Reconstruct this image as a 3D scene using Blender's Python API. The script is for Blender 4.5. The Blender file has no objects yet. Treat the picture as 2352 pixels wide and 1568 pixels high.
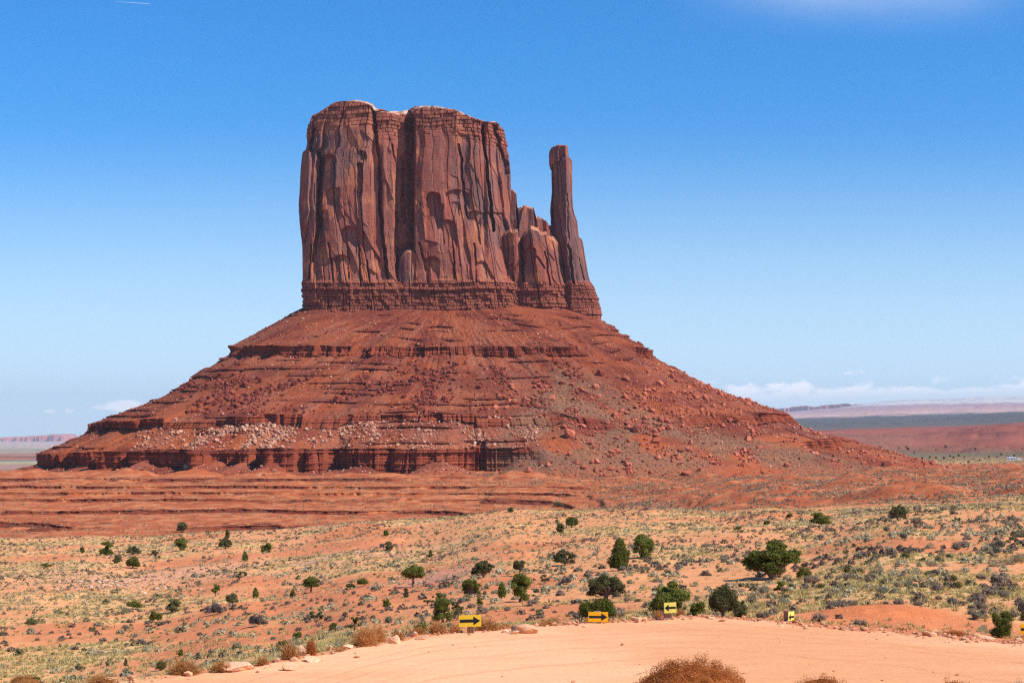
import bpy, math, random
import numpy as np
from mathutils import Vector

scene = bpy.context.scene
COL = scene.collection
R = math.radians

# ------------------------------------------------------------------ camera
# K: focal length and HX, HY: eye-level point, all in units of a 2352 wide view
K, CX, HY, EYE = 3920.0, 1176.0, 985.0, 8.3
cam = bpy.data.cameras.new('camera')
cam.sensor_width = 36.0
cam.lens = 36.0 * K / 2352.0
cam.shift_y = (HY - 784.0) / 2352.0
cam.clip_start = 0.5
cam.clip_end = 120000.0
cam_o = bpy.data.objects.new('camera', cam)
COL.objects.link(cam_o)
cam_o.location = (0, 0, EYE)
cam_o.rotation_euler = (R(90), 0, 0)
scene.camera = cam_o

# ------------------------------------------------------------------ sun and exposure
SUN = Vector((0.65, -0.32, 0.74)).normalized()
sun = bpy.data.lights.new('sun', 'SUN')
sun.energy = 5.0
sun.angle = R(0.5)
sun.color = (1.0, 0.955, 0.88)
sun_o = bpy.data.objects.new('sun', sun)
COL.objects.link(sun_o)
sun_o.rotation_euler = SUN.to_track_quat('Z', 'Y').to_euler()
scene.view_settings.view_transform = 'Standard'
scene.view_settings.look = 'None'
scene.view_settings.exposure = 0.3
scene.view_settings.gamma = 1.0
scene.cycles.use_denoising = False
scene.cycles.pixel_filter_type = 'BLACKMAN_HARRIS'
scene.cycles.filter_width = 1.25
scene.cycles.max_bounces = 5
scene.cycles.transparent_max_bounces = 6

# ------------------------------------------------------------------ node helper
class NG:
    def __init__(s, nt):
        s.nt = nt
        nt.nodes.clear()
    def n(s, typ, **kw):
        nd = s.nt.nodes.new(typ)
        for k, v in kw.items():
            setattr(nd, k, v)
        return nd
    def put(s, sock, v):
        if isinstance(v, bpy.types.NodeSocket):
            s.nt.links.new(v, sock)
        else:
            sock.default_value = v
    def m(s, op, a, b=0.0, c=None, clamp=False):
        nd = s.n('ShaderNodeMath', operation=op, use_clamp=clamp)
        s.put(nd.inputs[0], a)
        s.put(nd.inputs[1], b)
        if c is not None:
            s.put(nd.inputs[2], c)
        return nd.outputs[0]
    def step(s, x, lo, hi):
        nd = s.n('ShaderNodeMapRange', interpolation_type='SMOOTHSTEP')
        s.put(nd.inputs['Value'], x)
        nd.inputs['From Min'].default_value = lo
        nd.inputs['From Max'].default_value = hi
        return nd.outputs[0]
    def mix(s, f, a, b, blend='MIX'):
        nd = s.n('ShaderNodeMix', data_type='RGBA', blend_type=blend)
        s.put(nd.inputs[0], f)
        s.put(nd.inputs[6], a)
        s.put(nd.inputs[7], b)
        return nd.outputs[2]
    def noise(s, vec, scale, detail=3.0, rough=0.55):
        nd = s.n('ShaderNodeTexNoise')
        s.put(nd.inputs['Vector'], vec)
        nd.inputs['Scale'].default_value = scale
        nd.inputs['Detail'].default_value = detail
        nd.inputs['Roughness'].default_value = rough
        return nd.outputs['Fac']
    def mapping(s, vec, scale=(1, 1, 1), loc=(0, 0, 0)):
        nd = s.n('ShaderNodeMapping')
        s.put(nd.inputs['Vector'], vec)
        nd.inputs['Scale'].default_value = scale
        nd.inputs['Location'].default_value = loc
        return nd.outputs[0]

# ------------------------------------------------------------------ world: clear sky, cumulus low on the horizon, a thin veil overhead
world = bpy.data.worlds.new('World')
scene.world = world
world.use_nodes = True
w = NG(world.node_tree)
tc = w.n('ShaderNodeTexCoord')
sep = w.n('ShaderNodeSeparateXYZ')
w.put(sep.inputs[0], tc.outputs['Generated'])
dx, dy, dz = sep.outputs
zz = w.m('MAXIMUM', w.m('ADD', dz, 0.035), 0.012)
cmb = w.n('ShaderNodeCombineXYZ')
w.put(cmb.inputs[0], dx); w.put(cmb.inputs[1], dy); w.put(cmb.inputs[2], zz)
sky = w.n('ShaderNodeTexSky', sky_type='NISHITA', sun_disc=False)
sky.sun_elevation = math.asin(SUN.z)
sky.sun_rotation = math.atan2(SUN.x, SUN.y)
sky.altitude = 1700.0
sky.air_density = 1.0
sky.dust_density = 0.3
sky.ozone_density = 2.0
w.put(sky.inputs[0], cmb.outputs[0])
hs = w.n('ShaderNodeHueSaturation')
hs.inputs['Saturation'].default_value = 1.32
hs.inputs['Value'].default_value = 1.0
w.put(hs.inputs['Color'], sky.outputs[0])
ys = w.m('MAXIMUM', dy, 0.02)
tx = w.m('DIVIDE', dx, ys)          # azimuth tangent
te = w.m('DIVIDE', dz, ys)          # elevation tangent
front = w.step(dy, 0.05, 0.2)
cv = w.n('ShaderNodeCombineXYZ')
w.put(cv.inputs[0], w.m('MULTIPLY', tx, 42.0)); w.put(cv.inputs[1], w.m('MULTIPLY', te, 95.0))
n1 = w.noise(cv.outputs[0], 1.0, 5.0, 0.58)
# bank of cumulus over the right horizon; its top climbs to the right
top = w.m('ADD', 0.0245, w.m('MULTIPLY', w.m('SUBTRACT', tx, 0.1), 0.035))
h = w.m('SUBTRACT', top, te)        # height below the top line
edge = w.m('ADD', h, w.m('MULTIPLY', w.m('SUBTRACT', n1, 0.50), 0.036))
bank = w.step(edge, 0.0, 0.006)
fade = w.step(te, 0.006, 0.022)
bank = w.m('MULTIPLY', w.m('MULTIPLY', bank, w.m('MULTIPLY', w.step(tx, 0.085, 0.13), front)), w.m('ADD', 0.25, w.m('MULTIPLY', fade, 0.45)))
bright = w.m('MULTIPLY', bank, w.m('ADD', 0.42, w.m('MULTIPLY', w.step(w.m('SUBTRACT', 0.012, h), 0.0, 0.010), 1.1)))
def puff(cx, ce, rx, re):
    a = w.m('DIVIDE', w.m('SUBTRACT', tx, cx), rx)
    b = w.m('DIVIDE', w.m('SUBTRACT', te, ce), re)
    q = w.m('ADD', w.m('MULTIPLY', a, a), w.m('MULTIPLY', b, b))
    q = w.m('ADD', q, w.m('MULTIPLY', w.m('SUBTRACT', n1, 0.5), 2.6))
    return w.m('MULTIPLY', w.m('SUBTRACT', 1.0, w.step(q, 0.25, 1.0)), front)
cl = bright
for args, k in (((-0.2290, 0.0140, 0.0135, 0.0036), 0.95), ((-0.2390, 0.0128, 0.010, 0.0022), 0.6), ((-0.2590, 0.0108, 0.0035, 0.0016), 0.5),
                ((-0.2710, 0.0105, 0.0042, 0.0014), 0.5), ((-0.2160, 0.0118, 0.009, 0.0016), 0.4)):
    cl = w.m('MAXIMUM', cl, w.m('MULTIPLY', puff(*args), k))
cv2 = w.n('ShaderNodeCombineXYZ')
w.put(cv2.inputs[0], w.m('MULTIPLY', tx, 6.0)); w.put(cv2.inputs[1], w.m('MULTIPLY', te, 16.0))
n2 = w.noise(cv2.outputs[0], 1.0, 4.0, 0.5)
veil = w.m('MULTIPLY', w.step(te, 0.224, 0.290), w.m('MULTIPLY', w.m('MULTIPLY', w.step(tx, 0.08, 0.17), w.m('SUBTRACT', 1.0, w.step(tx, 0.21, 0.33))), w.step(n2, 0.12, 0.85)))
cl = w.m('MAXIMUM', cl, w.m('MULTIPLY', w.m('MULTIPLY', veil, front), 0.75))
pale = w.m('MULTIPLY', w.m('SUBTRACT', 1.0, w.step(te, -0.02, 0.19)), 0.84)
deep = w.mix(w.step(te, 0.02, 0.24), (1.0, 1.0, 1.0, 1), (0.47, 1.06, 1.30, 1))
skyb = w.mix(pale, w.mix(1.0, hs.outputs[0], deep, 'MULTIPLY'), (5.0, 6.7, 8.1, 1))
skyc = w.mix(w.m('MINIMUM', cl, 1.0), skyb, (8.5, 8.8, 9.3, 1))
bg = w.n('ShaderNodeBackground')
w.put(bg.inputs[0], skyc)
bg.inputs[1].default_value = 0.115
wo = w.n('ShaderNodeOutputWorld')
w.put(wo.inputs[0], bg.outputs[0])

# ------------------------------------------------------------------ numpy noise
def _h(ix, iy, iz, seed):
    with np.errstate(over='ignore'):
        a = ix.astype(np.int64) * 374761393 + iy.astype(np.int64) * 668265263 + iz.astype(np.int64) * 2147483647 + seed * 974711
        a = (a ^ (a >> 13)) * 1274126177
        a = (a ^ (a >> 16)) & 0xFFFFFF
    return a.astype(np.float64) / 0xFFFFFF

def vn(x, y, z=0.0, seed=0):
    x, y, z = np.broadcast_arrays(np.asarray(x, float), np.asarray(y, float), np.asarray(z, float))
    ix, iy, iz = np.floor(x), np.floor(y), np.floor(z)
    fx, fy, fz = x - ix, y - iy, z - iz
    fx, fy, fz = [f * f * (3 - 2 * f) for f in (fx, fy, fz)]
    flat = not np.any(z)
    def g(k):
        a = _h(ix, iy, iz + k, seed) * (1 - fx) + _h(ix + 1, iy, iz + k, seed) * fx
        b = _h(ix, iy + 1, iz + k, seed) * (1 - fx) + _h(ix + 1, iy + 1, iz + k, seed) * fx
        return a * (1 - fy) + b * fy
    if flat:
        return g(0)
    return g(0) * (1 - fz) + g(1) * fz

def fbm(x, y, z=0.0, seed=0, o=4, gain=0.5):
    s, a, t = 0.0, 1.0, 0.0
    for k in range(o):
        f = 2.03 ** k
        s = s + a * vn(np.asarray(x) * f, np.asarray(y) * f, np.asarray(z) * f, seed + 17 * k)
        t += a
        a *= gain
    return s / t

def sm(x, a, b):
    t = np.clip((np.asarray(x, float) - a) / (b - a), 0, 1)
    return t * t * (3 - 2 * t)

def cells(s, z, seed, jit=0.42, p=3.0):
    """jittered grid cells: id hash (3), offsets to the nearest centre, gap to the next cell"""
    is_, iz = np.floor(s), np.floor(z)
    best = np.full(s.shape, 1e9); sec = np.full(s.shape, 1e9)
    bi = np.zeros(s.shape); bj = np.zeros(s.shape); bs = np.zeros(s.shape); bz = np.zeros(s.shape)
    for di in (-1, 0, 1):
        for dj in (-1, 0, 1):
            ci, cj = is_ + di, iz + dj
            px = ci + 0.5 + jit * 2 * (_h(ci, cj, ci * 0, seed) - 0.5)
            pz = cj + 0.5 + jit * 2 * (_h(ci, cj, ci * 0 + 1, seed) - 0.5)
            d = (np.abs(s - px) ** p + np.abs(z - pz) ** p) ** (1 / p)
            nb = d < best
            sec = np.where(nb, best, np.minimum(sec, d))
            best = np.where(nb, d, best)
            bi = np.where(nb, ci, bi); bj = np.where(nb, cj, bj)
            bs = np.where(nb, s - px, bs); bz = np.where(nb, z - pz, bz)
    o = bi * 0
    return [_h(bi, bj, o + 5 + k, seed) for k in range(4)], bs, bz, sec - best

def slabs(s, z, seed, jit=0.36):
    """columns of uneven width, each broken at its own heights: id hashes, offset from the column axis, gap to the next joint"""
    i = np.floor(s)
    best = np.full(s.shape, 1e9); sec = best.copy(); bi = np.zeros(s.shape); bs = np.zeros(s.shape)
    for di in (-1, 0, 1):
        c = i + di
        p = c + 0.5 + jit * 2 * (_h(c, c * 0, c * 0, seed) - 0.5)
        d = np.abs(s - p)
        nb = d < best
        sec = np.where(nb, best, np.minimum(sec, d))
        bi = np.where(nb, c, bi); bs = np.where(nb, s - p, bs); best = np.where(nb, d, best)
    hc = _h(bi, bi * 0, bi * 0 + 3, seed); hd_ = _h(bi, bi * 0, bi * 0 + 4, seed)
    zz = z * (0.55 + 0.9 * hc) + hc * 17 + bs * (hd_ - 0.5) * 1.5
    zi = np.floor(zz); fz_ = zz - zi
    o = bi * 0
    hs_ = [_h(bi, zi, o + 5 + k, seed) for k in range(4)]
    return hs_, bs, fz_ - 0.5, sec - best, np.minimum(fz_, 1 - fz_), hc

def lin(*c):
    c = np.array(c, float) / 255.0
    return np.where(c <= 0.04045, c / 12.92, ((c + 0.055) / 1.055) ** 2.4)

def mixc(a, b, t):
    return a + (np.asarray(b) - a) * np.asarray(t)[..., None]

# ------------------------------------------------------------------ object helpers
def link(o, parent=None):
    COL.objects.link(o)
    if parent is not None:
        o.parent = parent
    return o

def mesh_np(name, v, f, mat, smooth=False, colour=None, tint=None):
    """v (n,3); f (m,k) array of equal-sized faces, or a list of such arrays"""
    me = bpy.data.meshes.new(name)
    fs = f if isinstance(f, list) else [f]
    fs = [np.asarray(a, np.int32) for a in fs if len(a)]
    me.vertices.add(len(v))
    me.vertices.foreach_set('co', np.ascontiguousarray(v, np.float32).ravel())
    idx = np.concatenate([a.ravel() for a in fs])
    tot = np.concatenate([np.full(len(a), a.shape[1], np.int32) for a in fs])
    me.loops.add(len(idx))
    me.loops.foreach_set('vertex_index', idx)
    me.polygons.add(len(tot))
    st = np.concatenate([[0], np.cumsum(tot)[:-1]]).astype(np.int32)
    me.polygons.foreach_set('loop_start', st)
    me.polygons.foreach_set('loop_total', tot)
    me.polygons.foreach_set('use_smooth', np.full(len(tot), smooth))
    if colour is not None:
        at = me.attributes.new('colour', 'FLOAT_COLOR', 'POINT')
        c = np.ones((len(v), 4), np.float32)
        c[:, :3] = colour
        at.data.foreach_set('color', c.ravel())
    if tint is not None:
        at = me.attributes.new('tint', 'FLOAT', 'POINT')
        at.data.foreach_set('value', np.asarray(tint, np.float32))
    me.update(calc_edges=True)
    me.validate()
    if mat is not None:
        me.materials.append(mat)
    return me

def obj(name, me, parent=None, loc=(0, 0, 0), rz=0.0, sc=1.0):
    o = bpy.data.objects.new(name, me)
    o.location = loc
    o.rotation_euler = (0, 0, rz)
    o.scale = (sc, sc, sc) if not hasattr(sc, '__len__') else sc
    return link(o, parent)

def tag(o, label=None, cat=None, group=None, kind=None):
    for k, v in (('label', label), ('category', cat), ('group', group), ('kind', kind)):
        if v:
            o[k] = v
    return o

def grid_faces(nr, nc, wrap=False):
    i = np.arange(nr * nc).reshape(nr, nc)
    if wrap:
        i = np.concatenate([i, i[:, :1]], 1)
    return np.stack([i[:-1, :-1], i[:-1, 1:], i[1:, 1:], i[1:, :-1]], -1).reshape(-1, 4)

class Acc:
    """collects pieces into one mesh"""
    def __init__(s):
        s.v, s.f, s.t, s.c, s.n = [], {}, [], [], 0
    def add(s, v, f, tint=0.5, colour=None):
        f = np.asarray(f)
        s.f.setdefault(f.shape[1], []).append(f + s.n)
        s.v.append(v)
        s.t.append(np.full(len(v), tint) if np.isscalar(tint) else tint)
        if colour is not None:
            s.c.append(np.tile(colour, (len(v), 1)) if np.ndim(colour) == 1 else colour)
        s.n += len(v)
    def mesh(s, name, mat, smooth=False):
        return mesh_np(name, np.concatenate(s.v), [np.concatenate(a) for a in s.f.values()], mat, smooth,
                       np.concatenate(s.c) if s.c else None, np.concatenate(s.t))

def tube(acc, pts, rad, sides=6, tint=0.5):
    pts = np.asarray(pts, float)
    n = len(pts)
    t = np.gradient(pts, axis=0)
    t /= np.linalg.norm(t, axis=1)[:, None] + 1e-9
    up = np.where(np.abs(t[:, 2:3]) > 0.9, np.array([[1.0, 0, 0]]), np.array([[0, 0, 1.0]]))
    a = np.cross(t, up); a /= np.linalg.norm(a, axis=1)[:, None] + 1e-9
    b = np.cross(t, a)
    an = np.linspace(0, 2 * np.pi, sides, endpoint=False)
    ring = a[:, None] * np.cos(an)[None, :, None] + b[:, None] * np.sin(an)[None, :, None]
    v = (pts[:, None] + ring * np.asarray(rad)[:, None, None]).reshape(-1, 3)
    acc.add(v, grid_faces(n, sides, True), tint)
    acc.add(v[-sides:], np.arange(sides)[None, :], tint)

def box(acc, c, s, tint=0.5, rot=0.0, bev=0.0, seed=0, rough=0.0):
    x, y, z = [q / 2 for q in s]
    e = min(bev, x * 0.5, y * 0.5)
    ring = np.array([(-x + e, -y), (x - e, -y), (x, -y + e), (x, y - e), (x - e, y), (-x + e, y), (-x, y - e), (-x, -y + e)])
    v = np.concatenate([np.c_[ring, np.full(8, -z)], np.c_[ring, np.full(8, z - e)], np.c_[ring * (1 - 0.0) - np.sign(ring) * e * 0.7, np.full(8, z)]])
    if rough:
        v = v + np.random.default_rng(seed).normal(0, rough, v.shape)
    ca, sa = math.cos(rot), math.sin(rot)
    v = np.c_[v[:, 0] * ca - v[:, 1] * sa, v[:, 0] * sa + v[:, 1] * ca, v[:, 2]] + np.asarray(c)
    acc.add(v, grid_faces(3, 8, True), tint)
    acc.add(v[16:], np.arange(8)[None], tint)
    acc.add(v[:8], np.arange(8)[None, ::-1], tint)

# ------------------------------------------------------------------ materials
def new_mat(name):
    m = bpy.data.materials.new(name)
    m.use_nodes = True
    return m, NG(m.node_tree)

def rough_mat(name, col_fn, rough=0.95, bump=None):
    m, g = new_mat(name)
    t = g.n('ShaderNodeTexCoord')
    b = g.n('ShaderNodeBsdfPrincipled')
    b.inputs['Roughness'].default_value = rough
    b.inputs['Specular IOR Level'].default_value = 0.12
    g.put(b.inputs['Base Color'], col_fn(g, t.outputs['Object']))
    if bump:
        hgt, strength, dist = bump(g, t.outputs['Object'])
        bn = g.n('ShaderNodeBump')
        bn.inputs['Strength'].default_value = strength
        bn.inputs['Distance'].default_value = dist
        g.put(bn.inputs['Height'], hgt)
        g.put(b.inputs['Normal'], bn.outputs[0])
    o = g.n('ShaderNodeOutputMaterial')
    g.put(o.inputs[0], b.outputs[0])
    return m

def attr(g, name='colour', out='Color'):
    a = g.n('ShaderNodeAttribute', attribute_name=name)
    return a.outputs[out]

def speck(g, base, fac, lo, hi):
    k = g.m('ADD', lo, g.m('MULTIPLY', fac, hi - lo))
    c = g.n('ShaderNodeCombineColor')
    for i in range(3):
        g.put(c.inputs[i], k)
    return g.mix(1.0, base, c.outputs[0], 'MULTIPLY')

MAT_SOIL = rough_mat('desert_soil',
    lambda g, p: speck(g, speck(g, attr(g), g.noise(p, 0.35, 6, 0.65), 0.72, 1.28), g.noise(p, 3.5, 4, 0.7), 0.72, 1.28),
    bump=lambda g, p: (g.m('ADD', g.noise(p, 1.2, 7, 0.65), g.m('MULTIPLY', g.noise(p, 9.0, 3, 0.6), 0.25)), 0.55, 0.35))
MAT_ROAD = rough_mat('packed_dirt',
    lambda g, p: speck(g, speck(g, attr(g), g.noise(g.mapping(p, (0.25, 0.7, 1)), 1.0, 7, 0.7), 0.86, 1.14), g.noise(p, 4.0, 5, 0.8), 0.72, 1.26),
    bump=lambda g, p: (g.m('ADD', g.noise(g.mapping(p, (0.16, 1.7, 1)), 1.0, 6, 0.6), g.m('MULTIPLY', g.noise(p, 5.0, 5, 0.7), 0.35)), 0.6, 0.16))
MAT_CLIFF = rough_mat('red_sandstone',
    lambda g, p: speck(g, speck(g, attr(g), g.noise(g.mapping(p, (1, 1, 0.12)), 0.55, 5, 0.65), 0.62, 1.36), g.noise(p, 1.1, 4, 0.7), 0.72, 1.28),
    bump=lambda g, p: (g.m('ADD', g.noise(g.mapping(p, (1, 1, 0.3)), 0.5, 7, 0.68), g.m('MULTIPLY', g.noise(g.mapping(p, (0.3, 0.3, 2.2)), 0.4, 3, 0.6), 0.5)), 0.65, 1.1))
MAT_TALUS = rough_mat('shale_slope',
    lambda g, p: speck(g, speck(g, attr(g), g.noise(p, 0.3, 6, 0.7), 0.70, 1.3), g.noise(p, 1.4, 4, 0.75), 0.62, 1.38),
    bump=lambda g, p: (g.m('ADD', g.noise(p, 0.5, 8, 0.72), g.m('MULTIPLY', g.noise(g.mapping(p, (0.15, 0.15, 2.0)), 0.6, 4, 0.6), 0.5)), 0.85, 1.6))
def rock_mat(name, a, b):
    return rough_mat(name, lambda g, p: speck(g, g.mix(g.n('ShaderNodeObjectInfo').outputs['Random'], (*a, 1), (*b, 1)), g.noise(p, 1.2, 5, 0.7), 0.6, 1.4),
                     bump=lambda g, p: (g.noise(p, 2.0, 6, 0.7), 0.6, 0.3))
PALE_A, PALE_B = lin(206, 156, 126), lin(166, 108, 84)
RED_A, RED_B = lin(150, 74, 54), lin(112, 52, 42)
MID_A, MID_B = lin(196, 112, 82), lin(160, 84, 62)
MAT_ROCK = {'pale': rock_mat('pale_rock', PALE_A, PALE_B), 'dark red': rock_mat('dark_red_rock', RED_A, RED_B), 'reddish': rock_mat('reddish_rock', MID_A, MID_B)}
MAT_SCREE = rough_mat('scree_rock', lambda g, p: speck(g, attr(g), g.noise(p, 1.5, 4, 0.7), 0.65, 1.35))

def plant_mat(name, stops, rand=0.35, trans=0.38):
    """colour runs along the stops by the point attribute tint; every object shifts a little"""
    m, g = new_mat(name)
    r = g.n('ShaderNodeValToRGB')
    e = r.color_ramp.elements
    while len(e) < len(stops):
        e.new(0.5)
    for k, (p, c) in enumerate(stops):
        e[k].position = p
        e[k].color = (*c, 1)
    g.put(r.inputs[0], attr(g, 'tint', 'Fac'))
    rnd = g.n('ShaderNodeObjectInfo').outputs['Random']
    col = speck(g, r.outputs[0], rnd, 1 - rand, 1 + rand * 0.6)
    d = g.n('ShaderNodeBsdfDiffuse')
    g.put(d.inputs[0], col)
    t = g.n('ShaderNodeBsdfTranslucent')
    g.put(t.inputs[0], col)
    mx = g.n('ShaderNodeMixShader')
    mx.inputs[0].default_value = trans
    g.put(mx.inputs[1], d.outputs[0]); g.put(mx.inputs[2], t.outputs[0])
    o = g.n('ShaderNodeOutputMaterial')
    g.put(o.inputs[0], mx.outputs[0])
    return m

DARKG = [(0.0, (0.068, 0.078, 0.018)), (0.5, (0.155, 0.165, 0.034)), (1.0, (0.30, 0.29, 0.065))]
OLIVE = [(0.0, (0.070, 0.068, 0.030)), (0.5, (0.155, 0.148, 0.060)), (1.0, (0.29, 0.265, 0.11))]
YELLG = [(0.0, (0.06, 0.065, 0.012)), (0.5, (0.17, 0.165, 0.035)), (1.0, (0.33, 0.29, 0.07))]
GREYP = [(0.0, (0.085, 0.062, 0.055)), (0.5, (0.19, 0.145, 0.13)), (1.0, (0.33, 0.26, 0.23))]
DRYB = [(0.0, (0.34, 0.135, 0.040)), (0.5, (0.60, 0.28, 0.090)), (1.0, (0.82, 0.48, 0.20))]
TUMB = [(0.0, (0.23, 0.066, 0.018)), (0.5, (0.46, 0.150, 0.042)), (1.0, (0.66, 0.27, 0.085))]
MATP = {'dark': plant_mat('juniper_leaf', DARKG, 0.2), 'olive': plant_mat('grey_juniper_leaf', OLIVE, 0.2), 'yellow': plant_mat('yellow_brush_leaf', YELLG, 0.2),
        'purple': plant_mat('purple_twig', GREYP, 0.2), 'dry': plant_mat('orange_dry_twig', DRYB, 0.15, 0.55), 'tumble': plant_mat('brown_dry_twig', TUMB, 0.1)}
SAGE_STOPS = {'dark grey': [(0.0, (0.155, 0.105, 0.070)), (1.0, (0.40, 0.295, 0.21))], 'grey-green': [(0.0, (0.11, 0.108, 0.068)), (1.0, (0.35, 0.335, 0.22))],
              'olive': [(0.0, (0.055, 0.055, 0.018)), (1.0, (0.22, 0.19, 0.060))], 'pale straw': [(0.0, (0.22, 0.16, 0.085)), (1.0, (0.62, 0.50, 0.29))]}
MATS = {k: plant_mat(k.replace(' ', '_') + '_brush', s, 0.2) for k, s in SAGE_STOPS.items()}
MAT_SCRUB = plant_mat('scrub_leaf', [(0.0, (0.16, 0.11, 0.074)), (0.25, (0.29, 0.215, 0.155)), (0.45, (0.29, 0.26, 0.16)), (0.65, (0.15, 0.135, 0.05)), (0.8, (0.42, 0.35, 0.20)), (1.0, (0.66, 0.55, 0.34))], 0.0)
MAT_WOOD = rough_mat('grey_wood', lambda g, p: speck(g, (0.16, 0.115, 0.085, 1), g.noise(g.mapping(p, (8, 8, 1.2)), 2.0, 5, 0.7), 0.4, 1.7), bump=lambda g, p: (g.noise(g.mapping(p, (10, 10, 1)), 2.0, 4, 0.6), 0.6, 0.02))
MAT_SNAG = rough_mat('bleached_wood', lambda g, p: speck(g, (0.20, 0.155, 0.125, 1), g.noise(g.mapping(p, (8, 8, 1.2)), 2.0, 5, 0.7), 0.4, 1.6))
MAT_POST = rough_mat('post_wood', lambda g, p: speck(g, (0.38, 0.21, 0.125, 1), g.noise(g.mapping(p, (14, 14, 1.0)), 1.5, 5, 0.7), 0.35, 1.6), bump=lambda g, p: (g.noise(g.mapping(p, (14, 14, 0.8)), 1.5, 5, 0.7), 0.8, 0.03))
def sign_mat(name, c):
    return rough_mat(name, lambda g, p: speck(g, (*c, 1), g.noise(p, 5.0, 6, 0.7), 0.86, 1.10), 0.55)
MAT_YEL = sign_mat('yellow_sign_paint', (0.80, 0.54, 0.035))
MAT_YEL2 = sign_mat('pale_yellow_sign_paint', (0.80, 0.66, 0.12))
MAT_ORG = sign_mat('amber_sign_paint', (0.75, 0.36, 0.010))
MAT_BLK = sign_mat('black_sign_paint', (0.018, 0.018, 0.024))
MAT_TIN = sign_mat('bare_metal', (0.35, 0.34, 0.32))
MAT_WHITE = sign_mat('white_siding', (0.72, 0.70, 0.66))
MAT_ROOF = sign_mat('grey_roofing', (0.42, 0.45, 0.50))

# ------------------------------------------------------------------ ground
def zpy(D, py):
    return EYE - (py - HY) / K * D

EDGE = np.array([(-9000, 1500), (-1500, 1560), (120, 1592), (400, 1552), (530, 1545), (700, 1512), (880, 1478), (1000, 1456), (1200, 1441), (1450, 1427), (1560, 1420), (1650, 1422), (1800, 1432),
                 (1880, 1441), (2050, 1452), (2200, 1468), (2352, 1481), (3500, 1530), (12000, 1560)], float)
def edge_d(px):
    return EYE * K / (np.interp(px, EDGE[:, 0], EDGE[:, 1]) - HY)

LF = [(1000, 1088), (1400, 1080), (2000, 1068), (4000, 1046), (8000, 1026), (14000, 1017), (20000, 1013), (40000, 1004)]
COLS = {
    -9000: [(100, 1560), (200, 1420), (420, 1250), (1000, 1120)] + LF[1:],
    0: [(85, 1585), (100, 1562), (140, 1480), (200, 1395), (280, 1318), (350, 1265), (420, 1233), (455, 1242), (520, 1248), (600, 1229), (680, 1200), (800, 1150), (900, 1108)] + LF,
    300: [(85, 1572), (100, 1540), (140, 1470), (200, 1390), (280, 1318), (350, 1262), (420, 1228), (455, 1238), (520, 1244), (600, 1224), (680, 1197), (800, 1150), (900, 1108)] + LF,
    600: [(72, 1528), (85, 1512), (100, 1490), (140, 1436), (200, 1368), (280, 1296), (350, 1246), (420, 1212), (460, 1230), (530, 1246), (620, 1224), (700, 1192), (800, 1150), (900, 1108), (1000, 1090), (1400, 1084), (3000, 1060), (14000, 1017), (40000, 1004)],
    900: [(74, 1478), (85, 1458), (100, 1435), (130, 1396), (200, 1328), (280, 1266), (350, 1218), (405, 1190), (440, 1212), (500, 1236), (600, 1224), (700, 1188), (800, 1150), (900, 1108), (1000, 1090), (1400, 1082), (3000, 1060), (14000, 1017), (40000, 1004)],
    1200: [(76, 1444), (85, 1428), (110, 1385), (150, 1335), (200, 1282), (280, 1217), (350, 1176), (372, 1166), (420, 1190), (500, 1214), (600, 1216), (700, 1182), (800, 1149), (900, 1108), (1000, 1093), (1400, 1086), (3000, 1060), (14000, 1000), (40000, 1000)],
    1500: [(80, 1426), (88, 1408), (100, 1386), (130, 1340), (180, 1277), (250, 1214), (320, 1174), (345, 1168), (400, 1182), (500, 1184), (600, 1170), (700, 1150), (800, 1131), (900, 1108), (1000, 1100), (1400, 1084), (3000, 1045), (6000, 985), (14000, 950), (20000, 948), (40000, 960)],
    1800: [(80, 1420), (88, 1400), (100, 1378), (130, 1326), (170, 1270), (220, 1218), (270, 1186), (300, 1176), (350, 1184), (430, 1176), (560, 1142), (700, 1120), (850, 1104), (1000, 1092), (1300, 1078), (2000, 1056), (3000, 1012), (4000, 991), (5000, 982), (8000, 963), (9000, 967), (14000, 950), (17000, 945), (22000, 945), (40000, 958)],
    2100: [(76, 1440), (84, 1402), (105, 1332), (130, 1282), (170, 1222), (210, 1183), (238, 1161), (270, 1172), (340, 1174), (430, 1150), (560, 1124), (700, 1108), (850, 1096), (1000, 1084), (1300, 1075), (2000, 1053), (2600, 1036), (3200, 1002), (4000, 987), (5000, 979), (8000, 956), (9000, 958), (14000, 932), (17000, 918), (22000, 919), (40000, 940)],
    2352: [(74, 1452), (85, 1402), (105, 1330), (130, 1276), (170, 1215), (200, 1176), (222, 1156), (250, 1166), (320, 1168), (400, 1148), (560, 1116), (700, 1102), (850, 1090), (1000, 1080), (1300, 1072), (2000, 1054), (2500, 1036), (3000, 1000), (3500, 964), (4000, 972), (5000, 972), (8000, 946), (9000, 949), (14000, 926), (17000, 908), (22000, 910), (40000, 930)],
    9000: [(74, 1500), (105, 1400), (200, 1200), (400, 1148), (1000, 1085), (3000, 1000), (8000, 946), (17000, 908), (40000, 930)],
}
PX = np.unique(np.concatenate([np.linspace(-60, 2412, 781), -60 - np.geomspace(4, 2600, 40), 2412 + np.geomspace(4, 2600, 40)]))
DS = np.unique(np.concatenate([np.geomspace(2.5, 50, 26), np.geomspace(50, 110, 130), np.geomspace(110, 450, 170), np.geomspace(450, 590, 40), np.geomspace(590, 960, 300), np.geomspace(960, 1100, 30), np.geomspace(1100, 38000, 165)]))
cols = []
keys = sorted(COLS)
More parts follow.
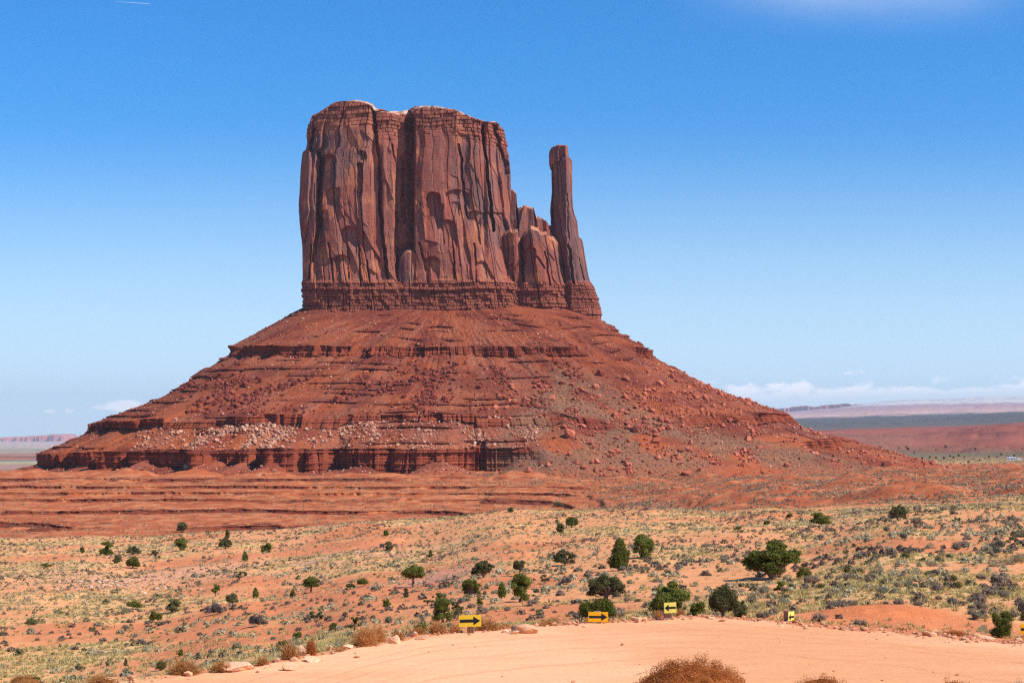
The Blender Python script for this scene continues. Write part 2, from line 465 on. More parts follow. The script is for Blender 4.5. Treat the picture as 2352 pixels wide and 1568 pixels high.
for c in keys:
    e = float(edge_d(c))
    pts = [(2.5, 6.3), (15, 5.0), (30, 3.1), (44, 0.9), (51, 0.05), (54, 0.0), (e - 1.5, 0.0), (e, 0.04), (e + 1.2, 0.0)]
    if e < 57:
        pts = pts[:4] + [(50, 0.3), (52, 0.1), (e - 1.5, 0.0), (e, 0.03), (e + 1.2, -0.05)]
    pts = [p for p in pts if p[0] <= e + 1.2]
    pts += [(q, zpy(q, y)) for q, y in [(d if d <= 5000 else 5000 + (d - 5000) * 1.9, y) for d, y in COLS[c]] if q > e + 3]
    a = np.array(pts)
    cols.append((a, e))
# blend between columns in a coordinate that keeps the road's edge sharp
lD = np.log(DS)
Z = np.zeros((len(DS), len(PX)))
E = edge_d(PX)
for j, p in enumerate(PX):
    i = int(np.clip(np.searchsorted(keys, p) - 1, 0, len(keys) - 2))
    t = np.clip((p - keys[i]) / (keys[i + 1] - keys[i]), 0, 1)
    t = t * t * (3 - 2 * t) if 0 <= i < len(keys) else t
    zs = []
    for q in (i, i + 1):
        a, e = cols[q]
        d = DS.copy()
        far = DS > 160
        wgt = np.clip(1 - (DS - E[j]) / 60.0, 0, 1)
        d = np.where(DS < 50, DS, DS + (e - E[j]) * np.where(DS < E[j], np.clip((DS - 50) / max(E[j] - 50, 1), 0, 1), wgt))
        zs.append(np.interp(np.log(np.maximum(d, 2.5)), np.log(a[:, 0]), a[:, 1]))
    Z[:, j] = zs[0] * (1 - t) + zs[1] * t
def smooth_rows(a, lo, k):
    b = a.copy()
    for _ in range(k):
        b[1:-1] = 0.25 * b[:-2] + 0.5 * b[1:-1] + 0.25 * b[2:]
    return np.where(lo[:, None], b, a)
Z = smooth_rows(Z, DS > 100, 14)
Z = smooth_rows(Z, DS > 0, 2)
DD, PP = np.meshgrid(DS, PX, indexing='ij')
XX = (PP - CX) / K * DD
EE = np.broadcast_to(E, Z.shape)
near = sm(DD, EE - 0.5, EE + 4) * (1 - sm(DD, 420, 520))
Z += near * (fbm(XX / 9, DD / 14, 0, 3, 4) - 0.5) * 1.1 * np.clip(DD / 150, 0.35, 1.0) * sm(DD, EE + 1, EE + 14)
Z += near * (fbm(XX / 2.2, DD / 3.0, 0, 5, 3) - 0.5) * 0.30 * sm(DD, EE, EE + 8)
rim = np.exp(-((DD - EE - 0.4) / 0.9) ** 2)
Z += rim * (fbm(XX / 1.6, DD / 1.6, 0, 8, 4) - 0.5) * 0.15
onroad = (1 - sm(DD, EE - 1.0, EE + 0.3 + 0 * DD))
Z += onroad * sm(DD, 48, 56) * ((fbm(XX / 8, DD / 2.0, 0, 11, 4) - 0.5) * 0.09 + (vn(XX / 30, DD / 0.9 + XX * 0.02, 0, 77) - 0.5) * 0.035)
# bare earth bank at the road's far right side
bank_m = np.exp(-((PP - 2010) / 170) ** 2 - ((DD - 80.5) / 3.4) ** 2)
Z += bank_m * 0.5
# terraces of red shale below the butte
terr = sm(DD, 470, 560) * (1 - sm(DD, 960, 1010)) * (1 - sm(PP + (fbm(XX / 20, DD / 30, 0, 24, 3) - 0.5) * 420, 1250, 1720))
terr = terr * (0.62 + 0.38 * sm(fbm(XX / 40, DD / 18, 0, 26, 3), 0.30, 0.46))
zz_ = Z + (fbm(XX / 80, DD / 120, 0, 21, 3) - 0.5) * 1.2 + (fbm(XX / 9, DD / 16, 0, 22, 3) - 0.5) * 0.5 + (fbm(XX / 2.6, DD / 5, 0, 27, 2) - 0.5) * 0.22
hstep = 1.9
fz = zz_ / hstep
fl = np.floor(fz)
fr = fz - fl
st = (fl + np.where(fr < 0.72, fr * 0.40, 0.288 + (fr - 0.72) / 0.08 * 0.712).clip(0, 1)) * hstep
Z = Z * (1 - terr) + st * terr
Z += terr * (fbm(XX / 9, DD / 12, 0, 23, 4) - 0.5) * 0.9
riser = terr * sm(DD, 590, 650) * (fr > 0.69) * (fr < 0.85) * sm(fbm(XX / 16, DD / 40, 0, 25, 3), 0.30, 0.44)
# gullied red flats right of the butte
mid = sm(DD, 400, 480) * (1 - sm(DD, 1300, 1700)) * (1 - terr)
Z += mid * ((np.abs(fbm(XX / 38, DD / 62, 0, 31, 4) - 0.5) * 2) * 7.0 - 1.6 + (fbm(XX / 9, DD / 14, 0, 33, 3) - 0.5) * 1.4)
farm = sm(DD, 1700, 2600)
Z += farm * (fbm(XX / 420, DD / 900, 0, 41, 4) - 0.5) * np.clip(DD / 3000, 0, 5.0) * 10
rh = sm(PP, 1950, 2250) * sm(DD, 2300, 2700) * (1 - sm(DD, 3600, 4200))
Z += rh * (np.abs(fbm(XX / 90, DD / 150, 0, 45, 4) - 0.5) * 2 * 13 - 4)
zz_ = Z + (fbm(XX / 90, DD / 130, 0, 46, 3) - 0.5) * 8
fz = zz_ / 11.0; fl = np.floor(fz); fr2 = fz - fl
Z = Z * (1 - rh) + rh * ((fl + np.where(fr2 < 0.8, fr2 * 0.7, 0.56 + (fr2 - 0.8) * 2.2)) * 11.0)
GZ = Z
def ground_z(x, y):
    x = np.asarray(x, float); y = np.maximum(np.asarray(y, float), 2.6)
    px = CX + K * x / y
    i = np.clip(np.searchsorted(PX, px) - 1, 0, len(PX) - 2)
    j = np.clip(np.searchsorted(DS, y) - 1, 0, len(DS) - 2)
    u = np.clip((px - PX[i]) / (PX[i + 1] - PX[i]), 0, 1)
    v = np.clip((y - DS[j]) / (DS[j + 1] - DS[j]), 0, 1)
    return (GZ[j, i] * (1 - u) + GZ[j, i + 1] * u) * (1 - v) + (GZ[j + 1, i] * (1 - u) + GZ[j + 1, i + 1] * u) * v

def ground_at(px, py, dmin=50.0, dmax=3500.0):
    """where the sight line through a point of the view first meets the ground"""
    d = np.geomspace(dmin, dmax, 2500)
    x = (px - CX) / K * d
    z = ground_z(x, d)
    y = HY - (z - EYE) / d * K
    k = int(np.argmax(y <= py))
    if y[k] > py:
        k = len(d) - 1
    return x[k], d[k], z[k]

# albedo of the ground, point by point
n_a = fbm(XX / 18, DD / 30, 0, 51, 4)
n_b = fbm(XX / 5, DD / 8, 0, 53, 4)
n_c = fbm(XX / 60, DD / 90, 0, 55, 4)
PYV = HY - (Z - EYE) / DD * K
orange = lin(217, 147, 97)
redd = lin(200, 112, 70)
straw = lin(214, 170, 112)
C = np.tile(orange, Z.shape + (1,))
C = mixc(C, redd, sm(n_a, 0.49, 0.66) * 0.65)
gr = sm(n_b * 0.5 + n_c * 0.5 + sm(PP, 1100, 2200) * 0.10, 0.43, 0.58) * (1 - sm(n_a, 0.5, 0.62))
C = mixc(C, straw, gr * 0.9)
pink = np.exp(-((DD - 268) / 20) ** 2) * (1 - sm(PP, 900, 1200)) * sm(n_a + n_b, 0.8, 1.1)
C = mixc(C, lin(198, 140, 124), pink * 0.85)
pink2 = np.exp(-((DD - 190) / 14) ** 2) * np.exp(-((PP - 1010) / 90) ** 2)
C = mixc(C, lin(196, 130, 112), pink2 * 0.8)
lm = sm(DD, 400, 470)
redflat = mixc(np.tile(lin(168, 87, 50), Z.shape + (1,)), lin(186, 113, 72), sm(n_b, 0.4, 0.65))
C = mixc(C, redflat, lm * (1 - sm(DD, 1250, 1600)) )
C = mixc(C, lin(92, 36, 27), riser * 0.85)  # darker riser rock, with the shade under the overhangs painted into the colour
dust = sm(n_c, 0.5, 0.65) * (1 - lm)
C = mixc(C, lin(228, 164, 108), dust * 0.5)
barem = np.clip(bank_m * 1.6, 0, 1)
C = mixc(C, lin(204, 112, 62), barem * 0.6)
# far plains, by height in the view on either side
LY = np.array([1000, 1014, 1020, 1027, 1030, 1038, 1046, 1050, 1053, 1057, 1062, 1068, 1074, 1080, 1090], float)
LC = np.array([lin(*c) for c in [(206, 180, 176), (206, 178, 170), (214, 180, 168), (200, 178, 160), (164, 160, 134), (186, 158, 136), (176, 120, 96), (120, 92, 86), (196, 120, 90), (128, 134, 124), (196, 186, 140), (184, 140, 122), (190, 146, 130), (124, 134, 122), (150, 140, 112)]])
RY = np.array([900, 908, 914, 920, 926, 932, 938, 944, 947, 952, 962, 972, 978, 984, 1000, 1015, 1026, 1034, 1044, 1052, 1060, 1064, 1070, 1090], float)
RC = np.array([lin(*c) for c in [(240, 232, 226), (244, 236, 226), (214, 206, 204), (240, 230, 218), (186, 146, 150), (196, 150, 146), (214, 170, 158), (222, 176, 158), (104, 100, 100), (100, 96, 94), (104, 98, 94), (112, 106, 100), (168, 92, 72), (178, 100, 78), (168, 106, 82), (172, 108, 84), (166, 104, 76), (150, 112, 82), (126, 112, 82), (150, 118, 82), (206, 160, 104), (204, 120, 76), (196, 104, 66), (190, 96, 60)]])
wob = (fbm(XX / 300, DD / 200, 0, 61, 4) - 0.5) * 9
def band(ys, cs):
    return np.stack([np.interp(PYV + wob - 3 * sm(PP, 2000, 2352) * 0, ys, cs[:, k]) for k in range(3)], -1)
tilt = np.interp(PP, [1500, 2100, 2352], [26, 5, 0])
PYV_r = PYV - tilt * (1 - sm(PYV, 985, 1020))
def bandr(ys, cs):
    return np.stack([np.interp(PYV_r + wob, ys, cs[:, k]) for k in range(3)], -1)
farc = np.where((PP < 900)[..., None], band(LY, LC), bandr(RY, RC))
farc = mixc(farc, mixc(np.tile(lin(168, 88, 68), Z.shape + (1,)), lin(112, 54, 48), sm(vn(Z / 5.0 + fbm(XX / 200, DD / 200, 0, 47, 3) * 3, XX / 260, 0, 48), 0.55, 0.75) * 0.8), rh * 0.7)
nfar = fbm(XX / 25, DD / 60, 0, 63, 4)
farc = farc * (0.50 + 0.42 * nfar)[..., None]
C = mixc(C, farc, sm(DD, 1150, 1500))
roadm = (1 - sm(DD + (n_b - 0.5) * 2.2, EE - 0.8, EE + 0.5)) * sm(DD, 46, 52)
lip = terr * np.where(fr > 0.79, 1.0, np.clip(1 - fr / 0.35, 0, 1)) * 1.9
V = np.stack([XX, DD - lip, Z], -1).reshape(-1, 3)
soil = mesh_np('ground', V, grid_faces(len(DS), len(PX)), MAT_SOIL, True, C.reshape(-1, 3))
roadc = mixc(np.tile(lin(232, 172, 132), Z.shape + (1,)), lin(220, 148, 106), sm(fbm(XX / 14, DD / 3.2, 0, 71, 4), 0.42, 0.62))
at = soil.attributes['colour']
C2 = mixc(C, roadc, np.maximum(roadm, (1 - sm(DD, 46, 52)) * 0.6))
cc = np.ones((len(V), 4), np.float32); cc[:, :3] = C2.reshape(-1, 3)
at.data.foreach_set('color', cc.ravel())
tag(obj('ground', soil), kind='structure')
# the graded dirt road: a sheet just above the soil
jr = np.where((DS > 48) & (DS < 84))[0]
nx = 1100
pr = np.linspace(-1500, 4000, nx)
fr_ = np.linspace(0, 1, 170)
er = edge_d(pr)
d0 = 51.0
wr = (fbm(pr / 40, pr * 0 + 3, 0, 91, 4) - 0.5) * 1.6
Dm = d0 + (er + wr - 0.35 - d0)[None, :] * fr_[:, None]
Xm = (pr - CX)[None, :] / K * Dm
Zm = ground_z(Xm, Dm) + 0.03
off_ = (er[None, :] - Dm) + (fbm(Xm / 14, Dm / 14, 0, 73, 3) - 0.5) * 3.0
rut = np.zeros(Dm.shape)
for q, wq in ((2.1, .22), (3.9, .22), (5.2, .2), (6.9, .2), (8.0, .25), (9.8, .25), (12.2, .25), (14.0, .25)):
    rut = np.maximum(rut, np.exp(-((off_ + (vn(Xm / 9, Dm * 0 + q, 0, 75) - .5) * .9 - q) / wq) ** 2) * sm(vn(Xm / 11, Dm * 0 + q * 3, 0, 76), .25, .6))
Zm = Zm - rut * 0.022 + (fbm(Xm / 0.8, Dm / 0.8, 0, 79, 3) - .5) * 0.03
Cm = mixc(np.tile(lin(233, 174, 128), Dm.shape + (1,)), lin(222, 154, 106), sm(fbm(Xm / 12, Dm / 7, 0, 71, 5), 0.36, 0.66))
Cm = mixc(Cm, lin(206, 134, 94), rut * 0.35)
rm = mesh_np('dirt_road', np.stack([Xm, Dm, Zm], -1).reshape(-1, 3), grid_faces(170, nx), MAT_ROAD, True, Cm.reshape(-1, 3))
tag(obj('dirt_road', rm), kind='structure')

# ------------------------------------------------------------------ the butte
def wx(px, D): return (px - CX) / K * D
def wz(py, D): return EYE + (HY - py) / K * D

def polyline_dist(px, py, pts):
    best = np.full(px.shape, 1e9)
    for (x0, y0), (x1, y1) in zip(pts[:-1], pts[1:]):
        dx_, dy_ = x1 - x0, y1 - y0
        t = np.clip(((px - x0) * dx_ + (py - y0) * dy_) / (dx_ * dx_ + dy_ * dy_), 0, 1)
        best = np.minimum(best, np.hypot(px - x0 - t * dx_, py - y0 - t * dy_))
    return best

def cliff(Lp, Rp, top, Dref, Dmid, hd, base_py, nf, nb, nz, plan_n, macro=None, cracks=(), alcoves=(), seed=1, amp=1.0, rise=3.0, bed_top=True, hd_fn=None, cap=(0.62, 0.42, 0.31)):
    """closed rock tower: traced width at every height, rounded-box plan, jointed and bedded faces"""
    Lp = np.array(Lp, float); Rp = np.array(Rp, float); top = np.array(top, float)
    ph = np.linspace(0, 2 * np.pi, 20001)[:-1]
    ux = np.sign(np.cos(ph)) * np.abs(np.cos(ph)) ** (2 / plan_n)
    uy = np.sign(np.sin(ph)) * np.abs(np.sin(ph)) ** (2 / plan_n)
    hw0 = wx(np.median(Rp[:, 1]), Dref) - wx(np.median(Lp[:, 1]), Dref)
    q = np.stack([ux * hw0 / 2, uy * hd], -1)
    sl = np.linalg.norm(np.diff(q, axis=0, append=q[:1]), axis=1)
    dens = np.where(uy < 0.25, nf, nb)
    dens = dens / (sl * dens).sum() * sl
    cum = np.concatenate([[0], np.cumsum(sl * np.where(uy < 0.25, float(nf), float(nb)))])[:-1]
    N = nf + nb
    pick = np.searchsorted(cum, np.linspace(0, cum[-1], N, endpoint=False))
    pick = np.clip(pick, 0, len(ph) - 1)
    ux, uy = ux[pick], uy[pick]
    s = np.cumsum(sl)[pick]
    nrm = np.stack([np.sign(ux) * np.abs(ux) ** (plan_n - 1) / (hw0 / 2), np.sign(uy) * np.abs(uy) ** (plan_n - 1) / hd], -1)
    nrm /= np.linalg.norm(nrm, axis=1)[:, None]
    v = np.linspace(0, 1, nz)
    U, Vv = np.meshgrid(ux, v)
    UY = np.broadcast_to(uy, U.shape); S = np.broadcast_to(s, U.shape)
    tx0 = np.interp(0.5, [0, 1], [Lp[len(Lp) // 2, 1], Rp[len(Rp) // 2, 1]])
    ytop = np.full(U.shape, top[:, 1].min())
    for _ in range(4):
        PYv = base_py + (ytop - base_py) * Vv
        lx = np.interp(PYv, Lp[:, 0], Lp[:, 1]); rx = np.interp(PYv, Rp[:, 0], Rp[:, 1])
        pxv = lx + (U + 1) / 2 * (rx - lx)
        ytop = np.interp(pxv, top[:, 0], top[:, 1])
    drop = sm(-UY, 0.2, 0.9) * rise
    PYv = base_py + (ytop - base_py) * Vv
    Zv = wz(PYv, Dref) - drop * Vv
    X = wx(pxv, Dref)
    hdr = hd if hd_fn is None else np.interp(PYv, *hd_fn) * hd
    Y = Dmid + UY * hdr
    fw = sm(-UY, 0.15, 0.7)
    NX = np.broadcast_to(nrm[:, 0], U.shape); NY = np.broadcast_to(nrm[:, 1], U.shape)
    d = np.zeros(U.shape)
    if macro is not None:
        rows = sorted(macro)
        vals = np.stack([np.interp(pxv, *np.array(macro[r], float).T) for r in rows])
        ti = np.clip(np.interp(PYv, rows, np.arange(len(rows))), 0, len(rows) - 1.001)
        i0 = ti.astype(int); tt = ti - i0
        mac = np.take_along_axis(vals, i0[None], 0)[0] * (1 - tt) + np.take_along_axis(vals, i0[None] + 1, 0)[0] * tt
        Y = Y + mac * fw
    wob_ = (fbm(S / 14, Zv / 40, 0, seed + 1, 3) - 0.5)
    bed0 = sm(PYv, 640, 652)                           # bedded foot
    bedt = (1 - sm(PYv - ytop, 30, 75)) if bed_top else np.zeros(U.shape)
    smooth_zone = (1 - bed0) * (1 - bedt)
    tint = np.zeros(U.shape)
    for k, (cw, chh, a, tl) in enumerate([(19, 80, 1.7, 1.8), (8.5, 42, 1.05, 0.9), (4.4, 24, 0.42, 0.4)]):
        if k < 2:
            wv = (fbm(Zv / (22 / (k + 1)), S * 0 + np.floor(S / 40), 0, seed + 7 + k, 3) - 0.5) * 0.16 + (fbm(S / 60, Zv / 70, 0, seed + 9, 2) - 0.5) * 0.5
            hsh, bs, bz, gap, gz, hc = slabs(S / cw + wv + 31 * k, Zv / chh + 7 * k, seed + 101 * k)
            off = (hsh[0] - 0.5) * 2 * a + (hc - 0.5) * a * 1.3 + tl * ((hsh[1] - 0.5) * 2 * bs - (hsh[2]) * 0.8 * bz)
            d += off * (0.45 + 0.55 * smooth_zone) * amp
            d -= (1 - sm(gap, 0.0, 0.06)) * (a * 0.5 + 0.7) * amp * (hc > 0.35)
        else:
            hsh, bs, bz, gap = cells(S / cw + wob_ * 0.35 + 31 * k, Zv / chh + S / cw * 0.06 + 7 * k, seed + 101 * k, 0.40, 5.0)
            d += ((hsh[0] - 0.5) * 2 * a + tl * (hsh[1] - 0.5) * 2 * bs) * (0.45 + 0.55 * smooth_zone) * amp * (hsh[2] > 0.45)
        tint += (hsh[3] - 0.5) * (0.5, 0.45, 0.35)[k]
    # horizontal beds with vertical joints, head and foot of the wall
    for zone, th, ja, sd in ((bed0, 2.3, 2.9, 5), (bedt, 2.7, 4.2, 9)):
        zb = Zv / th + (fbm(S / 30, S * 0, 0, seed + sd, 3) - 0.5) * 1.3
        hb = _h(np.floor(zb), zb * 0, zb * 0, seed + sd)
        hs_, bs, bz, gap = cells(S / (ja * (0.7 + hb)) + hb * 37, np.floor(zb) + 0.5 + 0 * S, seed + sd + 3, 0.35, 2.0)
        fzb = zb - np.floor(zb)
        dd = (hb - 0.45) * 1.9 + (hs_[0] - 0.5) * 1.9 - (1 - sm(np.minimum(fzb, 1 - fzb), 0.0, 0.16)) * 0.8 - (1 - sm(gap, 0, 0.16)) * 0.8
        d += dd * zone * min(amp, 1.0)
    d += bed0 * 1.6 - sm(PYv, 690, 704) * 0
    d += (fbm(S / 6, Zv / 15, 0, seed + 41, 4) - 0.5) * 0.9 * amp
    dep = np.zeros(U.shape)
    for pts, cwid, cdep in cracks:
        ds_ = polyline_dist(pxv + (vn(PYv / 14, pxv * 0, 0, seed + 3) - 0.5) * 4, PYv, pts)
        dep = np.maximum(dep, cdep * (1 - sm(ds_, cwid * 0.35, cwid)))
    for ax, ay, aw, ah, ad in alcoves:
        uu = (pxv + (vn(PYv / 9, pxv / 9, 0, 5) - 0.5) * 3 - ax) / (aw / 2)
        yy = (PYv - ay + (vn(pxv / 7, PYv / 30, 0, 6) - 0.5) * 4 - np.minimum(uu * uu, 1.5) * aw * 0.22) / ah
        dep = np.maximum(dep, ad * (1 - sm(np.abs(uu), 0.82, 1.0)) * sm(yy, 0.0, 0.035) * (1 - sm(yy, 0.25, 1.0)))
    d = d - 0 * dep
    edge_keep = 0.35 + 0.65 * fw
    X = X + NX * d * edge_keep
    Y = Y + NY * d + dep * fw
    # colour
    big = fbm(S / 26, Zv / 40, 0, seed + 51, 4)
    streak = fbm(S / 2.6, Zv / 38, 0, seed + 53, 4)
    col = np.tile(np.array([0.270, 0.077, 0.050]), U.shape + (1,))
    col = mixc(col, np.array([0.330, 0.098, 0.061]), np.clip(tint * 1.3 + 0.25, 0, 1))
    col = mixc(col, np.array([0.47, 0.160, 0.072]), sm(fbm(S / 9, Zv / 9, 0, seed + 55, 4) + tint * 0.25, 0.54, 0.68) * 0.75)
    var = sm(big * 0.75 + streak * 0.40 - tint * 0.06, 0.53, 0.70) * smooth_zone
    col = mixc(col, np.array([0.130, 0.070, 0.066]), var * 0.82)
    grey = sm(fbm(S / 3.5, Zv / 60, 0, seed + 57, 4), 0.52, 0.66) * smooth_zone
    col = mixc(col, np.array([0.27, 0.118, 0.090]), grey * 0.5)
    col = mixc(col, np.array([0.285, 0.083, 0.049]), bed0 * 0.85)
    col = mixc(col, np.array([0.325, 0.105, 0.064]), bedt * 0.7)
    laye = vn(Zv / 1.5, S / 40, 0, seed + 61)
    col = col * (1 - 0.30 * sm(laye, 0.55, 0.75) * np.maximum(bed0, bedt))[..., None]
    # cap
    V3 = [np.stack([X, Y, Zv], -1).reshape(-1, 3)]
    Cc = [col.reshape(-1, 3)]
    F = [grid_faces(nz, N, True)]
    xc, yc = X[-1].mean(), Y[-1].mean()
    base = len(V3[0]) - N
    rings = 34
    off = len(V3[0])
    prev = np.arange(base, base + N)
    nn = N
    for r_ in range(1, rings):
        f = 1 - (r_ / rings) ** 1.0
        xr = xc + (X[-1] - xc) * f; yr = yc + (Y[-1] - yc) * f
        pxr = xr * K / Dref + CX
        zr = wz(np.interp(pxr, top[:, 0], top[:, 1]), Dref)
        lift = sm(1 - f, 0.0, 0.55)
        zr = zr - drop[-1] * (1 - lift) + (fbm(xr / 6, yr / 6, 0, seed + 71, 4) - 0.5) * 2.4
        stp = 1.1
        zr = np.floor(zr / stp) * stp + np.clip((zr / stp - np.floor(zr / stp)) * 2.4, 0, 1) * stp
        V3.append(np.stack([xr, yr, zr], -1))
        pal = sm(fbm(xr / 3, yr / 3, 0, seed + 73, 3), 0.40, 0.58)
        Cc.append(mixc(np.tile(np.array([0.38, 0.155, 0.10]), (N, 1)), np.array(cap), pal))
        cur = np.arange(off, off + N); off += N
        a = np.stack([prev, np.roll(prev, -1), np.roll(cur, -1), cur], -1)
        F.append(a)
        prev = cur
    V3.append(np.array([[xc, yc, V3[-1][:, 2].mean()]])); Cc.append(Cc[-1][:1])
    tri = np.stack([prev, np.roll(prev, -1), np.full(N, off)], -1)
    return np.concatenate(V3), [np.concatenate(F), tri], np.concatenate(Cc)

A_MAIN = [(690, 9), (697, 3), (728, 2), (732, 8), (738, 9), (746, 2), (800, 0), (856, 1), (862, 5), (876, 6), (884, 2), (906, 2), (914, 15), (940, 22), (947, 24), (957, 0), (1000, -1), (1050, 0), (1060, 2), (1066, 4), (1104, 4), (1112, 8), (1122, 5), (1138, 6), (1146, 9), (1156, 8), (1172, 16)]
A_TOP = [(690, 9), (697, 5), (716, 4), (722, 7), (735, 2), (800, 0), (852, 1), (860, 7), (868, 4), (884, 3), (905, 5), (914, 7), (930, 9), (938, 17), (948, 20), (958, 0), (1000, 0), (1050, 0), (1062, 3), (1104, 4), (1112, 8), (1120, 5), (1138, 7), (1146, 9), (1156, 8), (1172, 16)]
A_LOW = [(690, 5), (700, 1), (722, 1), (728, 4), (736, 1), (800, 0), (860, 0), (884, 3), (890, 0), (906, 1), (916, 10), (945, 13), (958, 2), (985, 3), (992, 0), (1050, 0), (1100, 1), (1150, 4), (1180, 8), (1260, 14)]
A_FOOT = [(690, 2), (700, 0), (800, -1), (900, 0), (940, 1), (1000, 0), (1100, 1), (1180, 4), (1300, 12)]
main = cliff(
    Lp=[(230, 715), (258, 712), (275, 705), (290, 700), (300, 698), (320, 700), (336, 697), (340, 690), (350, 688), (380, 685), (420, 684), (460, 681), (500, 681), (520, 683), (560, 687), (640, 690), (648, 690), (652, 692), (700, 695), (735, 696)],
    Rp=[(230, 1153), (285, 1155), (292, 1157), (320, 1164), (350, 1166), (400, 1168), (440, 1171), (480, 1176), (520, 1185), (600, 1200), (735, 1230)],
    top=[(690, 262), (712, 257), (730, 252), (745, 247), (760, 237), (775, 231), (800, 230), (830, 233), (850, 240), (858, 245), (862, 253), (890, 256), (915, 258), (940, 252), (965, 246), (1000, 247), (1045, 251), (1070, 262), (1100, 270), (1140, 274), (1150, 284), (1165, 300)],
    Dref=1240, Dmid=1266, hd=40, base_py=738, nf=860, nb=150, nz=560, plan_n=4.5,
    macro={240: A_TOP, 330: A_TOP, 400: A_MAIN, 560: A_MAIN, 620: A_LOW, 660: A_FOOT, 740: A_FOOT},
    cracks=[([(733, 345), (737, 400), (736, 440), (735, 520), (728, 560), (724, 600)], 4, 5), ([(860, 244), (866, 300), (872, 340), (876, 400), (875, 460), (880, 520), (886, 580), (893, 640)], 5, 6),
            ([(826, 540), (832, 660)], 3, 3), ([(1056, 330), (1060, 362), (1066, 440), (1075, 500)], 4, 4), ([(1108, 280), (1118, 360), (1122, 420), (1128, 470), (1136, 525)], 5, 8),
            ([(1134, 280), (1150, 330), (1160, 388)], 5, 6), ([(1012, 470), (1022, 560)], 4, 3), ([(1040, 540), (1046, 640)], 3, 3), ([(845, 600), (852, 650)], 3, 3), ([(760, 560), (770, 650)], 3, 2.5),
            ([(720, 560), (716, 640)], 3, 3), ([(1090, 560), (1094, 650)], 3, 3), ([(966, 560), (985, 650)], 4, 3), ([(905, 330), (912, 480), (905, 600)], 3, 3), ([(800, 560), (806, 640)], 3, 2.5), ([(717, 258), (722, 300), (720, 340)], 4, 4)],
    alcoves=[(756, 350, 42, 110, 4.5), (830, 372, 13, 110, 5), (838, 346, 16, 30, 3), (770, 428, 34, 60, 3.5), (997, 441, 34, 90, 6), (1000, 462, 44, 110, 6), (1052, 433, 60, 50, 2.5), (1046, 461, 22, 40, 2.5), (1030, 505, 44, 80, 3), (700, 516, 26, 60, 3.5), (806, 520, 40, 70, 4),
             (790, 585, 36, 60, 3.5), (745, 480, 30, 60, 3), (960, 395, 10, 40, 3), (995, 590, 34, 60, 3.5), (930, 345, 20, 200, 4), (1090, 480, 30, 60, 2.5), (1105, 600, 30, 50, 2.5)],
    seed=7)
shoulder_back = cliff(
    Lp=[(430, 1150), (740, 1150)], Rp=[(430, 1278), (520, 1280), (560, 1290), (640, 1300), (740, 1330)],
    top=[(1150, 440), (1168, 435), (1178, 434), (1186, 443), (1188, 474), (1199, 478), (1203, 471), (1226, 479), (1232, 498), (1244, 500), (1256, 506), (1258, 513), (1276, 518), (1290, 530)],
    Dref=1256, Dmid=1270, hd=17, base_py=742, nf=300, nb=40, nz=300, plan_n=4.0,
    macro={430: [(1150, 6), (1187, 3), (1190, 0), (1226, 2), (1230, 6), (1270, 9)], 560: [(1150, 3), (1190, 2), (1270, 6)], 740: [(1150, 0), (1300, 2)]},
    cracks=[([(1187, 440), (1190, 540)], 3, 3), ([(1228, 480), (1234, 560)], 3, 3)], seed=23, rise=1.2, bed_top=False, cap=(0.48, 0.20, 0.105))
shoulder = cliff(
    Lp=[(500, 1128), (560, 1132), (740, 1128)], Rp=[(500, 1268), (540, 1283), (600, 1294), (650, 1303), (740, 1316)],
    top=[(1120, 556), (1137, 552), (1139, 540), (1152, 537), (1154, 526), (1172, 521), (1176, 526), (1189, 523), (1191, 544), (1201, 547), (1203, 532), (1216, 527), (1219, 518), (1237, 522), (1240, 531), (1256, 528), (1260, 538), (1274, 541), (1290, 563)],
    Dref=1236, Dmid=1258, hd=24, base_py=742, nf=460, nb=60, nz=330, plan_n=3.4,
    macro={500: [(1120, 12), (1150, 5), (1160, 1), (1186, 1), (1194, 8), (1200, 6), (1212, 0), (1240, 0), (1270, 4), (1290, 10)], 600: [(1120, 10), (1140, 4), (1150, 2), (1162, 5), (1168, 0), (1190, 1), (1198, 7), (1208, 1), (1222, -1), (1250, 0), (1256, 3), (1280, 4), (1290, 10)],
           650: [(1120, 4), (1160, 2), (1196, 4), (1204, 0), (1250, 0), (1290, 4)], 740: [(1120, 2), (1290, 3)]},
    cracks=[([(1197, 545), (1203, 640)], 4, 5), ([(1150, 560), (1158, 650)], 3, 3), ([(1222, 570), (1250, 610)], 3, 2.5), ([(1252, 570), (1262, 650)], 3, 3), ([(1175, 600), (1178, 650)], 3, 3)],
    alcoves=[(1216, 560, 30, 70, 3.5), (1170, 600, 16, 40, 3)], seed=31, rise=3.2, bed_top=False, cap=(0.50, 0.20, 0.105))
